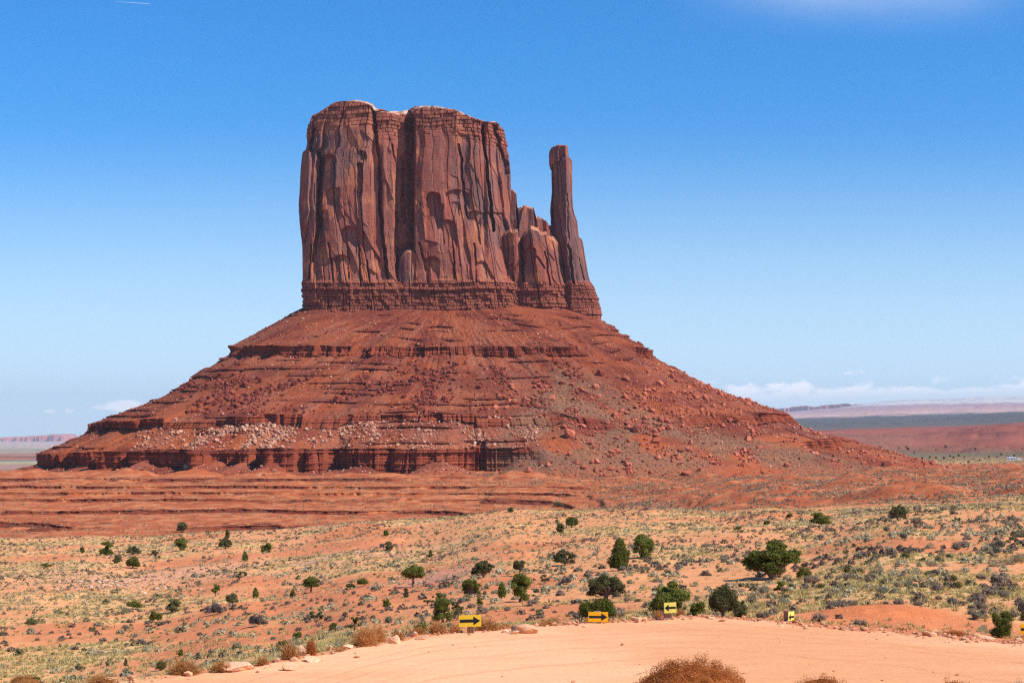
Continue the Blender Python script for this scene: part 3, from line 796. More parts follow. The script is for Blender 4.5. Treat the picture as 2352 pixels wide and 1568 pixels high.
spire = cliff(
    Lp=[(328, 1274), (336, 1269), (345, 1268), (380, 1269), (430, 1271), (470, 1268), (520, 1270), (540, 1272), (600, 1284), (650, 1291), (700, 1296), (760, 1300)],
    Rp=[(328, 1305), (350, 1306), (352, 1311), (362, 1315), (440, 1316), (470, 1318), (484, 1321), (500, 1327), (538, 1331), (545, 1339), (560, 1342), (620, 1351), (652, 1360), (664, 1366), (680, 1370), (692, 1376), (712, 1378), (760, 1384)],
    top=[(1268, 331), (1274, 328), (1282, 326), (1303, 326), (1312, 336)],
    Dref=1244, Dmid=1262, hd=19, base_py=758, nf=380, nb=50, nz=520, plan_n=5.0, hd_fn=([330, 400, 520, 560, 650, 760], [0.42, 0.5, 0.62, 0.8, 1.0, 1.15]),
    macro={330: [(1270, 7), (1302, 0), (1306, 1), (1312, 4)], 500: [(1270, 12), (1301, 0), (1306, 1), (1320, 4)], 560: [(1272, 13), (1303, 0), (1308, 1), (1338, 3)], 650: [(1285, 11), (1313, 0), (1330, 1), (1360, 4)], 760: [(1295, 2), (1340, 0), (1380, 4)]},
    cracks=[([(1304, 440), (1306, 560)], 3, 1.5), ([(1306, 560), (1318, 650)], 4, 4), ([(1330, 590), (1345, 640)], 2.5, 2), ([(1290, 590), (1300, 660)], 4, 3)],
    alcoves=[(1296, 348, 26, 14, 1.4)], seed=47, amp=0.55, rise=0.8, bed_top=False, cap=(0.45, 0.17, 0.09))
pillar = cliff(
    Lp=[(560, 926), (590, 920), (620, 916), (660, 922), (735, 920)], Rp=[(560, 956), (590, 962), (640, 965), (735, 968)],
    top=[(914, 592), (925, 580), (935, 573), (945, 573), (956, 580), (966, 590)],
    Dref=1226, Dmid=1236, hd=9, base_py=736, nf=170, nb=30, nz=190, plan_n=3.2, macro={560: [(914, 3), (930, 0), (950, 0), (966, 3)], 740: [(914, 0), (966, 0)]}, seed=59, amp=0.7, rise=2.0, bed_top=False, cap=(0.5, 0.21, 0.11))

butte = bpy.data.objects.new('butte', None)
butte.location = (wx(1040, 1270), 1270, 0)
link(butte)
tag(butte, 'towering red sandstone butte with a thin thumb-like spire and a wide ledged talus slope', 'butte')
def local(v):
    return v - np.array([butte.location[0], butte.location[1], 0])
mv = [main, shoulder_back, shoulder, pillar]
acc_v, acc_q, acc_t, acc_c, off = [], [], [], [], 0
for v_, (q_, t_), c_ in mv:
    acc_v.append(local(v_)); acc_q.append(q_ + off); acc_t.append(t_ + off); acc_c.append(c_); off += len(v_)
obj('cliff_tower', mesh_np('cliff_tower', np.concatenate(acc_v), [np.concatenate(acc_q), np.concatenate(acc_t)], MAT_CLIFF, False, np.concatenate(acc_c)), butte)
obj('rock_spire', mesh_np('rock_spire', local(spire[0]), spire[1], MAT_CLIFF, False, spire[2]), butte)

# talus: contours round the tower, from the cliff foot down to the flats; left, right and front profiles
Lk = [(735, 690), (694, 713), (607, 764), (551, 800), (548, 820), (400, 915), (246, 975), (243, 991), (142, 1039), (138, 1058), (20, 1092), (-190, 1140)]
Rk = [(1330, 716), (1381, 740), (1420, 769), (1482, 806), (1485, 826), (1642, 904), (1782, 949), (1800, 974), (1912, 1000), (1936, 1018), (2190, 1079), (2350, 1116)]
Fk = [(1236, 700), (1221, 716), (1195, 752), (1165, 797), (1163.5, 817), (1110, 900), (1072, 951), (1070.5, 968), (1040, 1030), (1038, 1079), (1008, 1092), (960, 1128)]
ROWS = [4, 34, 46, 22, 96, 60, 20, 64, 44, 34, 26]
XC0, YC0 = wx(1040, 1270), 1270.0
def kz(t):
    rL = np.array([XC0 - wx(p, 1270) for p, y in Lk]); zL = np.array([wz(y, 1270) for p, y in Lk])
    rR = np.array([wx(p, 1270) - XC0 for p, y in Rk]); zR = np.array([wz(y, 1270) for p, y in Rk])
    rF = np.array([YC0 - D for D, y in Fk]); zF = np.array([wz(y, D) for D, y in Fk])
    return rL, zL, rR, zR, rF, zF
rL, zL, rR, zR, rF, zF = kz(0)
an = np.concatenate([np.linspace(math.pi - 0.3, 2 * math.pi + 0.3, 1500), np.linspace(2 * math.pi + 0.33, 3 * math.pi - 0.33, 90)])
ca, sa = np.cos(an), np.sin(an)
KN = len(Lk)
nexp = np.linspace(3.6, 2.15, KN)
RR = np.zeros((KN, len(an))); ZZ = np.zeros((KN, len(an)))
for k in range(KN):
    a = np.where(ca < 0, rL[k], rR[k]); za = np.where(ca < 0, zL[k], zR[k])
    b = rF[k] if True else 0
    n = nexp[k]
    p1 = (np.abs(ca) / a) ** n; p2 = (np.abs(sa) / b) ** n
    RR[k] = (p1 + p2) ** (-1 / n)
    wgt = p1 / (p1 + p2)
    ZZ[k] = za * wgt + zF[k] * (1 - wgt)
arc = np.concatenate([[0], np.cumsum(np.hypot(np.diff(ca * RR[6]), np.diff(sa * RR[6])))])
def view_px(k):
    x = XC0 + ca * RR[k]; y = YC0 + sa * RR[k]
    return CX + K * x / y
frontm = sm(-sa, -0.25, 0.05)
px3, px6, px8 = view_px(3), view_px(6), view_px(8)
def wobn(sd, sc, amp): return (fbm(arc / sc, arc * 0, 0, sd, 4) - 0.5) * amp
q3 = px3 + wobn(201, 40, 90); q6 = px6 + wobn(203, 40, 90); q8 = px8 + wobn(205, 40, 110)
m1 = np.clip((1 - sm(q3, 1290, 1345)) + sm(q3, 1440, 1475), 0, 1)
m2 = np.clip((1 - sm(q6, 1290, 1480)) + sm(q6, 1560, 1600), 0, 1)
m3 = np.clip((1 - sm(q8, 1150, 1250)) + 0.9 * sm(q8, 1780, 1840), 0, 1)
def holes(sd, sc, lo): return 1 - (1 - lo) * sm(fbm(arc / sc, arc * 0, 0, sd, 3), 0.52, 0.62)
m1 = m1 * holes(281, 26, 0.6); m2 = m2 * holes(283, 24, 0.6)
for k, a_ in ((3, 2.0), (4, 5.5), (6, 2.5), (7, 6.5), (8, 2.5), (9, 5.0)):
    ZZ[k] += (fbm(arc / 22, arc * 0, 0, 290 + k, 4) - 0.5) * a_ * frontm
# ledge edges wander in plan
sc1 = (fbm(arc / 14, arc * 0, 0, 211, 4) - 0.5) * 7
sc2 = (fbm(arc / 12, arc * 0, 0, 213, 4) - 0.5) * 8
sc3 = (fbm(arc / 22, arc * 0, 0, 215, 3) - 0.5) * 24
sc3 = sc3 + np.where(_h(np.floor(arc / 7 + fbm(arc / 30, arc * 0, 0, 2) * 3), arc * 0, arc * 0, 9) > 0.68, -6, 0) * frontm
for (k, mm, scal, f3, f4) in ((3, m1, sc1, 0.30, 0.42), (6, m2, sc2, 0.62, 0.74), (8, m3, sc3, 0.42, 0.60)):
    k0, k1 = k - 1, k + 2
    for kk, f in ((k, f3), (k + 1, f4)):
        rn = RR[k0] + (RR[k1] - RR[k0]) * f; zn = ZZ[k0] + (ZZ[k1] - ZZ[k0]) * f
        keep = frontm * 1.0
        RR[kk] = rn + (RR[kk] + scal * (0.35 + 0.65 * frontm) - rn) * mm
        ZZ[kk] = zn + (ZZ[kk] - zn) * mm
# cones of debris climb the lowest cliff band
cone = np.clip(np.abs(fbm(arc / 26, arc * 0, 0, 219, 3) - 0.5) * 5.2, 0, 1)
cone = (1 - cone) * frontm * m3 * (0.25 + 0.75 * sm(px8, 180, 330))
ZZ[9] += cone * 6.0 - 1.5 * m3
RR[9] += 0.6
tt = np.concatenate([np.linspace(k, k + 1, ROWS[k], endpoint=False) for k in range(KN - 1)] + [[KN - 1.0]])
i0 = np.minimum(tt.astype(int), KN - 2); fr0 = (tt - i0)[:, None]
Rt = RR[i0] * (1 - fr0) + RR[i0 + 1] * fr0
Zt = ZZ[i0] * (1 - fr0) + ZZ[i0 + 1] * fr0
T = np.broadcast_to(tt[:, None], Rt.shape)
Ar = np.broadcast_to(arc, Rt.shape)
def inled(k, m): return ((T >= k) & (T <= k + 1)) * m[None, :]
led = inled(3, m1) + inled(6, m2) + inled(8, m3)
led = np.clip(led, 0, 1)
slope = 1 - led
X0 = XC0 + ca * Rt; Y0 = YC0 + sa * Rt
PXT = CX + K * X0 / Y0; PYT = HY - (Zt - EYE) / Y0 * K
# joints and beds in the ledges
dR = np.zeros(Rt.shape)
for cw, a, sd in ((9, 2.4, 1), (3.6, 1.3, 2)):
    hsh, bs, bz, gap = cells(Ar / cw + (fbm(Ar / 20, Zt / 30, 0, 230, 2) - 0.5), np.floor(T) + 0.5 + 0 * Ar, 240 + sd, 0.4, 2)
    dR += led * ((hsh[0] - 0.5) * 2 * a + (hsh[1] - 0.5) * bs * a * 1.5 - (1 - sm(gap, 0, 0.14)) * a * 0.6)
zb = Zt / 1.7 + (fbm(Ar / 50, Ar * 0, 0, 251, 3) - 0.5) * 1.5
hb = _h(np.floor(zb), zb * 0, zb * 0, 252)
fzb = zb - np.floor(zb)
dR += led * ((hb - 0.5) * 1.7 - (1 - sm(np.minimum(fzb, 1 - fzb), 0, 0.2)) * 0.7)
# cap rock sticks out over the softer beds under it
fr_t = T - np.floor(T)
dR += led * (1 - sm(fr_t, 0.28, 0.40)) * np.where(T > 8, 0.5, 0.5)
# slopes: gullies, rubble, thin hard beds
patch = sm(fbm(Ar / 45, Zt / 16, 0, 261, 3), 0.36, 0.54)
thin = sm(vn(Zt / 1.9 + (fbm(Ar / 70, Ar * 0, 0, 262, 3) - 0.5) * 2.5, Ar / 55, 0, 263), 0.60, 0.78)
upper = 1 - sm(PXT, 1150, 1300) * sm(PYT, 830, 900)
dR += slope * thin * patch * 2.7 * upper * np.where(T < 10, 1, 0.2)
dR += slope * (fbm(Ar / 10 + 2 * fbm(Ar / 30, Zt / 14, 0, 264, 2), Zt / 5, 0, 265, 4) - 0.5) * 2.6 * sm(T, 1.0, 1.3)
dR += slope * (fbm(Ar / 3.2, Zt / 1.7, 0, 267, 4) - 0.5) * 2.1
big_r = fbm(Ar / 60, Zt / 45, 0, 269, 3) - 0.5
dR += slope * big_r * 9 * sm(T, 4.2, 5.0) * sm(PXT, 1050, 1300)
dR *= sm(T, 0.2, 1.2)
Rt2 = Rt + dR
Xt = XC0 + ca * Rt2; Yt = YC0 + sa * Rt2
# colour of the slope
c_up = lin(149, 75, 45); c_lo = lin(171, 89, 51)
colt = np.tile(c_up, Rt.shape + (1,))
colt = mixc(colt, c_lo, sm(PYT, 850, 1070))
colt = mixc(colt, lin(116, 50, 38), sm(fbm(Ar / 25, Zt / 9, 0, 271, 4), 0.48, 0.66) * 0.7)
colt = mixc(colt, lin(160, 92, 68), sm(fbm(Ar / 7, Zt / 5, 0, 273, 4), 0.55, 0.68) * 0.5)
colt = mixc(colt, lin(118, 58, 46), sm(vn(Zt / 8 + (fbm(Ar / 90, Ar * 0, 0, 299, 2) - .5) * 1.2, Ar / 140, 0, 300), 0.5, 0.75) * 0.45 * slope)
chute = sm(fbm(Ar / 13 + fbm(Ar / 40, Zt / 30, 0, 293, 2) * 3, Zt / 60, 0, 295, 4), 0.50, 0.64) * sm(T, 1.2, 2.0)
colt = mixc(colt, lin(150, 92, 70), chute * 0.45 * slope)
colt = mixc(colt, lin(104, 46, 36), sm(fbm(Ar / 30, Zt / 12, 0, 297, 4), 0.52, 0.66) * 0.55 * slope)
colt = mixc(colt, lin(150, 72, 50), led * 0.75)
bedc = sm(vn(Zt / 1.2, Ar / 60, 0, 275), 0.5, 0.8)
colt = mixc(colt, lin(100, 48, 38), led * bedc * 0.6)
colt = mixc(colt, lin(104, 46, 36), slope * thin * patch * 0.55)
def fan_mask(px, py):
    l = np.interp(py, [820, 860, 960, 1060, 1110], [1300, 1262, 1175, 1110, 1080])
    r = np.interp(py, [820, 860, 940, 1000, 1060, 1110], [1300, 1345, 1480, 1680, 2000, 2250])
    return sm(px, l - 25, l + 40) * (1 - sm(px, r - 70, r + 60)) * sm(py, 830, 860)
fan = fan_mask(PXT, PYT) * sm(fbm(Ar / 22, Zt / 12, 0, 277, 4), 0.34, 0.52)
colt = mixc(colt, lin(146, 104, 78), fan * 0.7)
colt = mixc(colt, lin(176, 88, 54), sm(T, 9.2, 10.2) * 0.8 * (1 - 0.4 * fan))
Vt = np.stack([Xt, Yt, Zt], -1)
obj('talus_slope', mesh_np('talus_slope', local(Vt.reshape(-1, 3)), grid_faces(len(tt), len(an), True), MAT_TALUS, False, colt.reshape(-1, 3)), butte)

# ------------------------------------------------------------------ rocks
def ico(sub):
    import bmesh
    bm = bmesh.new()
    bmesh.ops.create_icosphere(bm, subdivisions=sub, radius=1.0)
    v = np.array([q.co[:] for q in bm.verts]); f = np.array([[x.index for x in q.verts] for q in bm.faces])
    bm.free()
    return v, f
ICO1, ICO2, ICO3 = ico(1), ico(2), ico(3)
def boulder(seed, sub=2, cuts=9, flat=0.75):
    r = np.random.default_rng(seed)
    v, f = {1: ICO1, 2: ICO2, 3: ICO3}[sub]
    v = v.copy()
    for _ in range(cuts):
        n = r.normal(size=3); n /= np.linalg.norm(n)
        d = r.uniform(0.45, 0.8)
        k = np.maximum(0, v @ n - d)
        v -= k[:, None] * n
    v *= np.array([1.0, r.uniform(0.65, 0.95), flat * r.uniform(0.75, 1.1)])
    v += r.normal(0, 0.012, v.shape)
    v -= np.array([0, 0, v[:, 2].min() * 0.72])
    return v / np.abs(v[:, :2]).max() * 0.5, f

rng = np.random.default_rng(12)
# candidate points on the visible side of the talus, with their area
e1 = np.gradient(Vt, axis=1); e0 = np.gradient(Vt, axis=0)
area = np.linalg.norm(np.cross(e1, e0), axis=-1)
vis = (frontm[None, :] > 0.5) & (T > 1.1) & (T < 10.6) & (led < 0.5)
clump = fbm(Ar / 16, Zt / 9, 0, 301, 3)
def wgtmap(dens): return (area * vis * dens).ravel()
def zone(px0, px1, py0, py1, soft=18):
    return sm(PXT, px0 - soft, px0 + soft) * (1 - sm(PXT, px1 - soft, px1 + soft)) * sm(PYT, py0 - 5, py0 + 5) * (1 - sm(PYT, py1 - 5, py1 + 5))
def draw(dens, n):
    p = wgtmap(dens)
    p = p / p.sum()
    i = rng.choice(len(p), n, p=p)
    jit = rng.uniform(-0.5, 0.5, (n, 2))
    P = Vt.reshape(-1, 3)[i] + e1.reshape(-1, 3)[i] * jit[:, :1] + e0.reshape(-1, 3)[i] * jit[:, 1:] * 0.5
    return P
sets = []
cl2 = sm(clump, 0.50, 0.66)
sets.append((draw(zone(310, 900, 968, 1032) * (0.14 + cl2), 1500), (0.8, 3.7), 'pale', 'pale rubble between the two lower ledges'))
sets.append((draw(zone(880, 1250, 960, 1030) * (0.15 + cl2), 600), (0.7, 3.0), 'pale', 'pale rubble between the two lower ledges'))
sets.append((draw(zone(430, 1000, 862, 950) * (0.04 + cl2 ** 1.5), 900), (1.1, 5.6), 'dark red', 'dark red rubble above the middle ledge'))
sets.append((draw(zone(900, 1330, 830, 950) * (0.06 + cl2), 700), (1.0, 5.2), 'dark red', 'dark red rubble above the middle ledge'))
sets.append((draw(zone(1120, 1750, 880, 1095) * (0.25 + cl2), 1300), (1.0, 6.0), 'reddish', 'blocks on the scrubby debris fan'))
sets.append((draw(zone(1450, 2160, 850, 1075) * (0.2 + cl2), 800), (1.0, 5.2), 'reddish', 'blocks on the slope below the spire'))
sets.append((draw(zone(1560, 1950, 960, 1060) * (0.05 + cl2), 220), (0.8, 3.0), 'pale', 'blocks on the slope below the spire'))
sets.append((draw(zone(560, 1480, 720, 860) * (0.35 + cl2), 900), (0.4, 1.8), 'reddish', 'small stones under the cliff'))
sets.append((draw(zone(60, 1250, 1050, 1110) * (0.1 + cl2), 330), (0.6, 3.0), 'pale', 'fallen rocks at the foot of the lowest ledge'))
sets.append((draw(0.3 + 0 * PXT, 4200), (0.45, 2.1), 'pale', ''))
sets.append((draw(0.3 + 0 * PXT, 4200), (0.5, 2.4), 'dark red', ''))
rocks = []
for P, (s0, s1), colr, grp in sets:
    u = rng.uniform(0, 1, len(P))
    sz = s0 * (1 - u * (1 - (s0 / s1) ** 1.7)) ** (-1 / 1.7)
    for p_, s_ in zip(P, sz):
        rocks.append((s_, p_, colr, grp))
# a few big ones seen singly: view point, size (m), colour
def talus_at(px, py):
    k = np.argmin((np.hypot(PXT - px, PYT - py) + (frontm[None, :] < 0.5) * 1e6).ravel())
    return Vt.reshape(-1, 3)[k]
BIG = [((697, 733), 2.6, 'pale', 'lone pale boulder high on the left edge of the talus, just below the cliff'), ((1600, 884), 7.5, 'reddish', 'flat orange boulder standing against the sky on the right ridge line'),
       ((1548, 868), 7.5, 'reddish', 'tilted slab boulder at the top of the right ridge line'), ((1580, 880), 6.0, 'reddish', 'squat boulder on the right ridge line beside a flat orange one'), ((1440, 872), 7, 'reddish', 'rounded block on the talus high up right of the grey debris fan'), ((1382, 860), 9, 'dark red', 'large standing block at the top right of the grey debris fan'),
       ((1310, 1000), 9, 'reddish', 'big broken block in the middle of the grey debris fan'), ((1460, 990), 7.5, 'dark red', 'leaning dark block on the debris fan below the spire'), ((1580, 1090), 9, 'reddish', 'split pink boulder at the bottom of the debris fan'), ((1355, 1020), 7, 'reddish', 'round topped block low on the debris fan'),
       ((1416, 955), 7.5, 'reddish', 'rounded pink boulder in the upper part of the debris fan'), ((425, 1075), 7.5, 'pale', 'large pale tilted slab fallen below the lowest ledge'), ((605, 1095), 5, 'dark red', 'small dark block alone on the red flat below the lowest ledge'), ((1445, 1080), 6.5, 'dark red', 'dark stacked boulder at the foot of the debris fan'),
       ((2040, 1072), 9, 'dark red', 'big dark rock at the tip of the right hand ridge'), ((1720, 1010), 7, 'reddish', 'long pink boulder lying under the right ledge'), ((1340, 1075), 6, 'reddish', 'pink angular block at the left foot of the debris fan'), ((840, 856), 5, 'reddish', 'orange block on the slope just under the upper ledge'),
       ((1290, 880), 6, 'dark red', 'dark block beside the apex of the grey debris fan'), ((1100, 890), 6, 'dark red', 'dark red block in the rubble left of the grey debris fan')]
protos = {}
for ck in MAT_ROCK:
    protos[ck] = []
    for k in range(4):
        v, f = boulder(900 + k, 3 if k < 2 else 2, 12, 0.8)
        protos[ck].append(mesh_np('boulder', v, f, MAT_ROCK[ck]))
for (px, py), s_, ck, lab in BIG:
    s_ *= 0.78
    p_ = talus_at(px, py)
    o = obj('boulder', protos[ck][rng.integers(4)], None, p_ - np.array([0, 0, 0.1 * s_]), rng.uniform(0, 6.28), s_)
    o.rotation_euler = (rng.uniform(-0.25, 0.25), rng.uniform(-0.25, 0.25), rng.uniform(0, 6.28))
    tag(o, lab, 'boulder', 'big single boulders on the talus')
rocks.sort(key=lambda r_: -r_[0] / r_[1][1])
def beside(px, py, marks):
    """nearest landmark and the side of it"""
    d = [(math.hypot(px - m[0], (py - m[1]) * 1.6), m) for m in marks]
    dist, m = min(d, key=lambda q: q[0])
    dx_, dy_ = px - m[0], (py - m[1])
    side = ('right of' if dx_ > 0 else 'left of') if abs(dx_) > abs(dy_) * 1.1 else ('above' if dy_ < 0 else 'below')
    return side, m, dist
ORD = ['', 'second ', 'third ', 'fourth ', 'fifth ', 'sixth ', 'seventh ', 'eighth ', 'ninth ', 'tenth ', 'eleventh ', 'twelfth ', 'thirteenth ', 'fourteenth ', 'fifteenth ', 'sixteenth ']
def label_all(items, noun, marks):
    """items: (object, px, py, adjective, group): a label by look, then by the nearest landmark and its side, ordered outward from it"""
    by = {}
    for o, px, py, adj, grp in items:
        side, m, dist = beside(px, py, marks)
        by.setdefault((adj, side, m[2]), []).append((dist, o, grp))
    for (adj, side, mk), lst in by.items():
        lst.sort(key=lambda q: q[0])
        for k, (dist, o, grp) in enumerate(lst):
            if k < len(ORD):
                lab = (ORD[k] + 'nearest ' if k or len(lst) > 1 else '') + adj + ' ' + noun + ' ' + side + ' the ' + mk
            else:
                lab = 'outlying ' + adj + ' ' + noun + ' ' + side + ' the ' + mk
            o['label'] = lab[0].lower() + lab[1:]
            o['group'] = grp
NBIG = 278
items = []
for s_, p_, ck, grp in rocks[:NBIG]:
    o = obj('boulder', protos[ck][rng.integers(4)], None, p_ - np.array([0, 0, 0.12 * s_]), 0, s_)
    o.rotation_euler = (rng.uniform(-0.35, 0.35), rng.uniform(-0.35, 0.35), rng.uniform(0, 6.28))
    o['category'] = 'boulder'
    px = CX + K * p_[0] / p_[1]; py = HY - (p_[2] - EYE) / p_[1] * K
    size = 'large' if s_ > 4.2 else 'middling' if s_ > 3.2 else 'small'
    items.append((o, px, py, ck + ' ' + size, grp or 'scattered talus rocks'))
marks_r = [(p[0], p[1], lab.split(',')[0]) for p, s_, ck, lab in BIG]
marks_r = [(m[0], m[1], n) for m, n in zip(marks_r, ['lone pale boulder under the cliff', 'flat orange ridge boulder', 'tilted ridge slab', 'squat ridge boulder', 'rounded upper fan block', 'standing block on the fan', 'broken block in mid fan', 'leaning dark fan block', 'split pink boulder', 'round topped fan block', 'rounded pink fan boulder', 'tilted slab below the lowest ledge', 'lone dark block on the flat', 'dark stacked boulder', 'big dark rock at the ridge tip', 'long pink boulder', 'pink angular block', 'orange block under the upper ledge', 'dark block at the fan apex', 'dark block left of the fan'])]
marks_r += [(400, 1000, 'left part of the lower ledges'), (620, 1000, 'middle of the pale rubble'), (820, 1000, 'right part of the pale rubble'), (640, 910, 'dark rubble over the middle ledge'), (900, 930, 'middle ledge'), (1020, 1010, 'right end of the lowest ledge'), (1700, 970, 'right ledge')]
label_all(items, 'rock', marks_r)
sc = Acc()
for s_, p_, ck, grp in rocks[NBIG:]:
    if s_ > 1.2:
        v, f = boulder(int(rng.integers(1 << 30)), 1, 8, 0.8)
    else:
        f = np.array([(0, 1, 2, 3), (7, 6, 5, 4), (0, 4, 5, 1), (1, 5, 6, 2), (2, 6, 7, 3), (3, 7, 4, 0)])
        v = np.array([(-1, -1, -.5), (-1, 1, -.5), (1, 1, -.5), (1, -1, -.5), (-.8, -.8, .9), (-.8, .8, .9), (.8, .8, .9), (.8, -.8, .9)]) * 0.45 + rng.normal(0, 0.1, (8, 3))
    a = rng.uniform(0, 6.28)
    v = np.c_[v[:, 0] * math.cos(a) - v[:, 1] * math.sin(a), v[:, 0] * math.sin(a) + v[:, 1] * math.cos(a), v[:, 2]]
    ca_, cb_ = {'pale': (PALE_A, PALE_B), 'dark red': (RED_A, RED_B), 'reddish': (MID_A, MID_B)}[ck]
    sc.add(v * s_ + p_, f, 0.5, ca_ + (cb_ - ca_) * rng.uniform())
o = obj('rubble', sc.mesh('rubble', MAT_SCREE))
tag(o, 'countless small stones strewn over the talus slope', 'rubble', None, 'stuff')

# ------------------------------------------------------------------ plants: builders
def quads(c, n, su, sv, r):
    """small quads centred on c, facing n, half sizes su, sv"""
    n = n / (np.linalg.norm(n, axis=1)[:, None] + 1e-9)
    t = r.normal(size=n.shape)
    a = np.cross(n, t); a /= np.linalg.norm(a, axis=1)[:, None] + 1e-9
    b = np.cross(n, a)
    su = np.broadcast_to(su, len(c))[:, None]; sv = np.broadcast_to(sv, len(c))[:, None]
    v = np.stack([c - a * su, c - b * sv, c + a * su, c + b * sv], 1).reshape(-1, 3)
    return v, np.arange(len(c) * 4).reshape(-1, 4)

def leaf_ball(acc, c, rad, n, ls, r, tint, spread=0.25, low=-0.75):
    d = r.normal(size=(n, 3)); d /= np.linalg.norm(d, axis=1)[:, None]
    d = d[d[:, 2] > low]
    rr = 1 - np.abs(r.normal(0, spread, len(d)))
    lump = 0.72 + 0.56 * vn(d[:, 0] * 2.6 + c[0] * 9, d[:, 1] * 2.6 + c[1] * 9, d[:, 2] * 2.6 + 50, 3)
    p = np.asarray(c) + d * (rr * lump)[:, None] * np.asarray(rad)
    nn = d * 1.0 + r.normal(0, 0.75, d.shape)
    v, f = quads(p, nn, ls * r.uniform(0.7, 1.4, len(d)), ls * r.uniform(0.45, 0.9, len(d)), r)
    tt_ = np.clip(tint + r.normal(0, 0.16, len(d)), 0, 1)
    acc.add(v, f, np.repeat(tt_, 4))

def core(acc, c, rad, r, tint):
    v, f = ICO1
    v = v * (1 + r.normal(0, 0.08, (len(v), 1)))
    acc.add(v * np.asarray(rad) + np.asarray(c), f, tint)

def crown_blobs(style, w_, h_, r):
    B = []
    if style == 'dense':
        for k in range(24):
            a = r.uniform(0, 6.28); q = math.sqrt(r.uniform()) * 0.70
            zf = r.uniform(0.10, 0.88)
            sh = math.sqrt(max(0.05, 1 - (abs(zf - 0.42) / 0.62) ** 2))
            rad = r.uniform(0.11, 0.25)
            B.append(((math.cos(a) * q * sh * 0.5 * w_, math.sin(a) * q * sh * 0.45 * w_, zf * h_), (rad * w_ * .9, rad * w_ * .9, rad * h_ * .85)))
    elif style == 'cone':
        for k in range(16):
            zf = (k + 0.5) / 16 * 0.88 + 0.08
            sh = (1 - zf) ** 0.65 * (0.75 if zf < 0.15 else 1)
            a = k * 2.4; q = r.uniform(0.2, 0.7)
            B.append(((math.cos(a) * q * sh * 0.42 * w_, math.sin(a) * q * sh * 0.42 * w_, zf * h_), (0.23 * w_ * (0.45 + sh * .6), 0.23 * w_ * (0.45 + sh * .6), 0.17 * h_)))
    elif style == 'dome':
        for k in range(20):
            a = r.uniform(0, 6.28); q = math.sqrt(r.uniform()) * 0.72
            top_ = math.sqrt(1 - q * q * 0.9)
            zf = top_ * r.uniform(0.35, 0.8)
            B.append(((math.cos(a) * q * 0.5 * w_, math.sin(a) * q * 0.4 * w_, zf * h_), (0.17 * w_, 0.16 * w_, 0.25 * h_)))
    elif style == 'tree':
        for k in range(15):
            a = r.uniform(0, 6.28); q = math.sqrt(r.uniform()) * 0.75
            zf = r.uniform(0.42, 0.86)
            sh = math.sqrt(max(0.05, 1 - ((zf - 0.6) / 0.42) ** 2))
            B.append(((math.cos(a) * q * sh * 0.5 * w_, math.sin(a) * q * sh * 0.4 * w_, zf * h_), (0.18 * w_, 0.18 * w_, 0.135 * h_)))
    elif style == 'spread':
        for k in range(44):
            a = r.uniform(0, 6.28); q = math.sqrt(r.uniform()) * 0.86
            zf = 0.86 - 0.50 * q * q + r.uniform(-0.42, 0.05)
            zf = max(zf, 0.17)
            B.append(((math.cos(a) * q * 0.5 * w_, math.sin(a) * q * 0.36 * w_, zf * h_), (0.115 * w_, 0.105 * w_, 0.115 * h_)))
    else:  # open
        for k in range(11):
            a = r.uniform(0, 6.28); q = math.sqrt(r.uniform()) * 0.9
            zf = r.uniform(0.4, 0.92) - 0.1 * q
            B.append(((math.cos(a) * q * 0.5 * w_, math.sin(a) * q * 0.4 * w_, zf * h_), (0.105 * w_, 0.105 * w_, 0.085 * h_)))
    return B

def crown_mesh(style, w_, h_, r, mat, n, ls):
    acc = Acc()
    B = crown_blobs(style, w_, h_, r)
    sparse = style in ('open', 'spread')
    for c, rad in B:
        t = r.uniform(0.32, 0.68)
        if style != 'open':
            core(acc, c, np.asarray(rad) * (0.45 if sparse else 0.64), r, max(t - 0.08, 0))
        leaf_ball(acc, c, rad, int(n / len(B)), ls, r, t, 0.3 if sparse else 0.2)
    return acc.mesh('crown', mat), B

def trunk_mesh(B, w_, h_, r, style):
    acc = Acc()
    lean = r.uniform(-0.08, 0.08) * w_
    tr = 0.045 * w_ if style != 'tree' else 0.05 * w_
    fork = np.array([lean, 0, h_ * (0.34 if style == 'tree' else 0.2)])
    tube(acc, [(0, 0, -0.15 * h_), (lean * .3, 0, fork[2] * .5), tuple(fork)], [tr * 1.35, tr * 1.1, tr], 7)
    for c, rad in B[::1 if style in ('open', 'spread') else 2]:
        c = np.asarray(c)
        m = (fork + c) / 2 + r.normal(0, 0.05 * w_, 3)
        m[2] = min(m[2], c[2])
        tube(acc, [fork, m, c], [tr * 0.55, tr * 0.38, tr * 0.16], 5)
    return acc.mesh('trunk', MAT_WOOD)

def snag_mesh(w_, h_, r, n=9):
    acc = Acc()
    tr = 0.035 * max(w_, h_)
    fork = np.array([r.uniform(-.08, .08) * w_, 0, h_ * 0.35])
    tube(acc, [(0, 0, -0.1 * h_), fork * 0.5, fork], [tr * 1.3, tr, tr * .8], 6)
    for k in range(n):
        a = r.uniform(0, 6.28)
        e = np.array([math.cos(a) * w_ * r.uniform(.25, .5), math.sin(a) * w_ * .3, h_ * r.uniform(.5, 1.0)])
        m = fork + (e - fork) * 0.5 + r.normal(0, .07 * w_, 3)
        tube(acc, [fork, m, e], [tr * .55, tr * .4, tr * .12], 4)
        for q in range(2):
            e2 = m + (e - m) * r.uniform(.3, 1) + r.normal(0, .16 * w_, 3)
            tube(acc, [m, (m + e2) / 2 + r.normal(0, .03 * w_, 3), e2], [tr * .3, tr * .22, tr * .08], 3)
    return acc.mesh('dead_tree', MAT_SNAG)

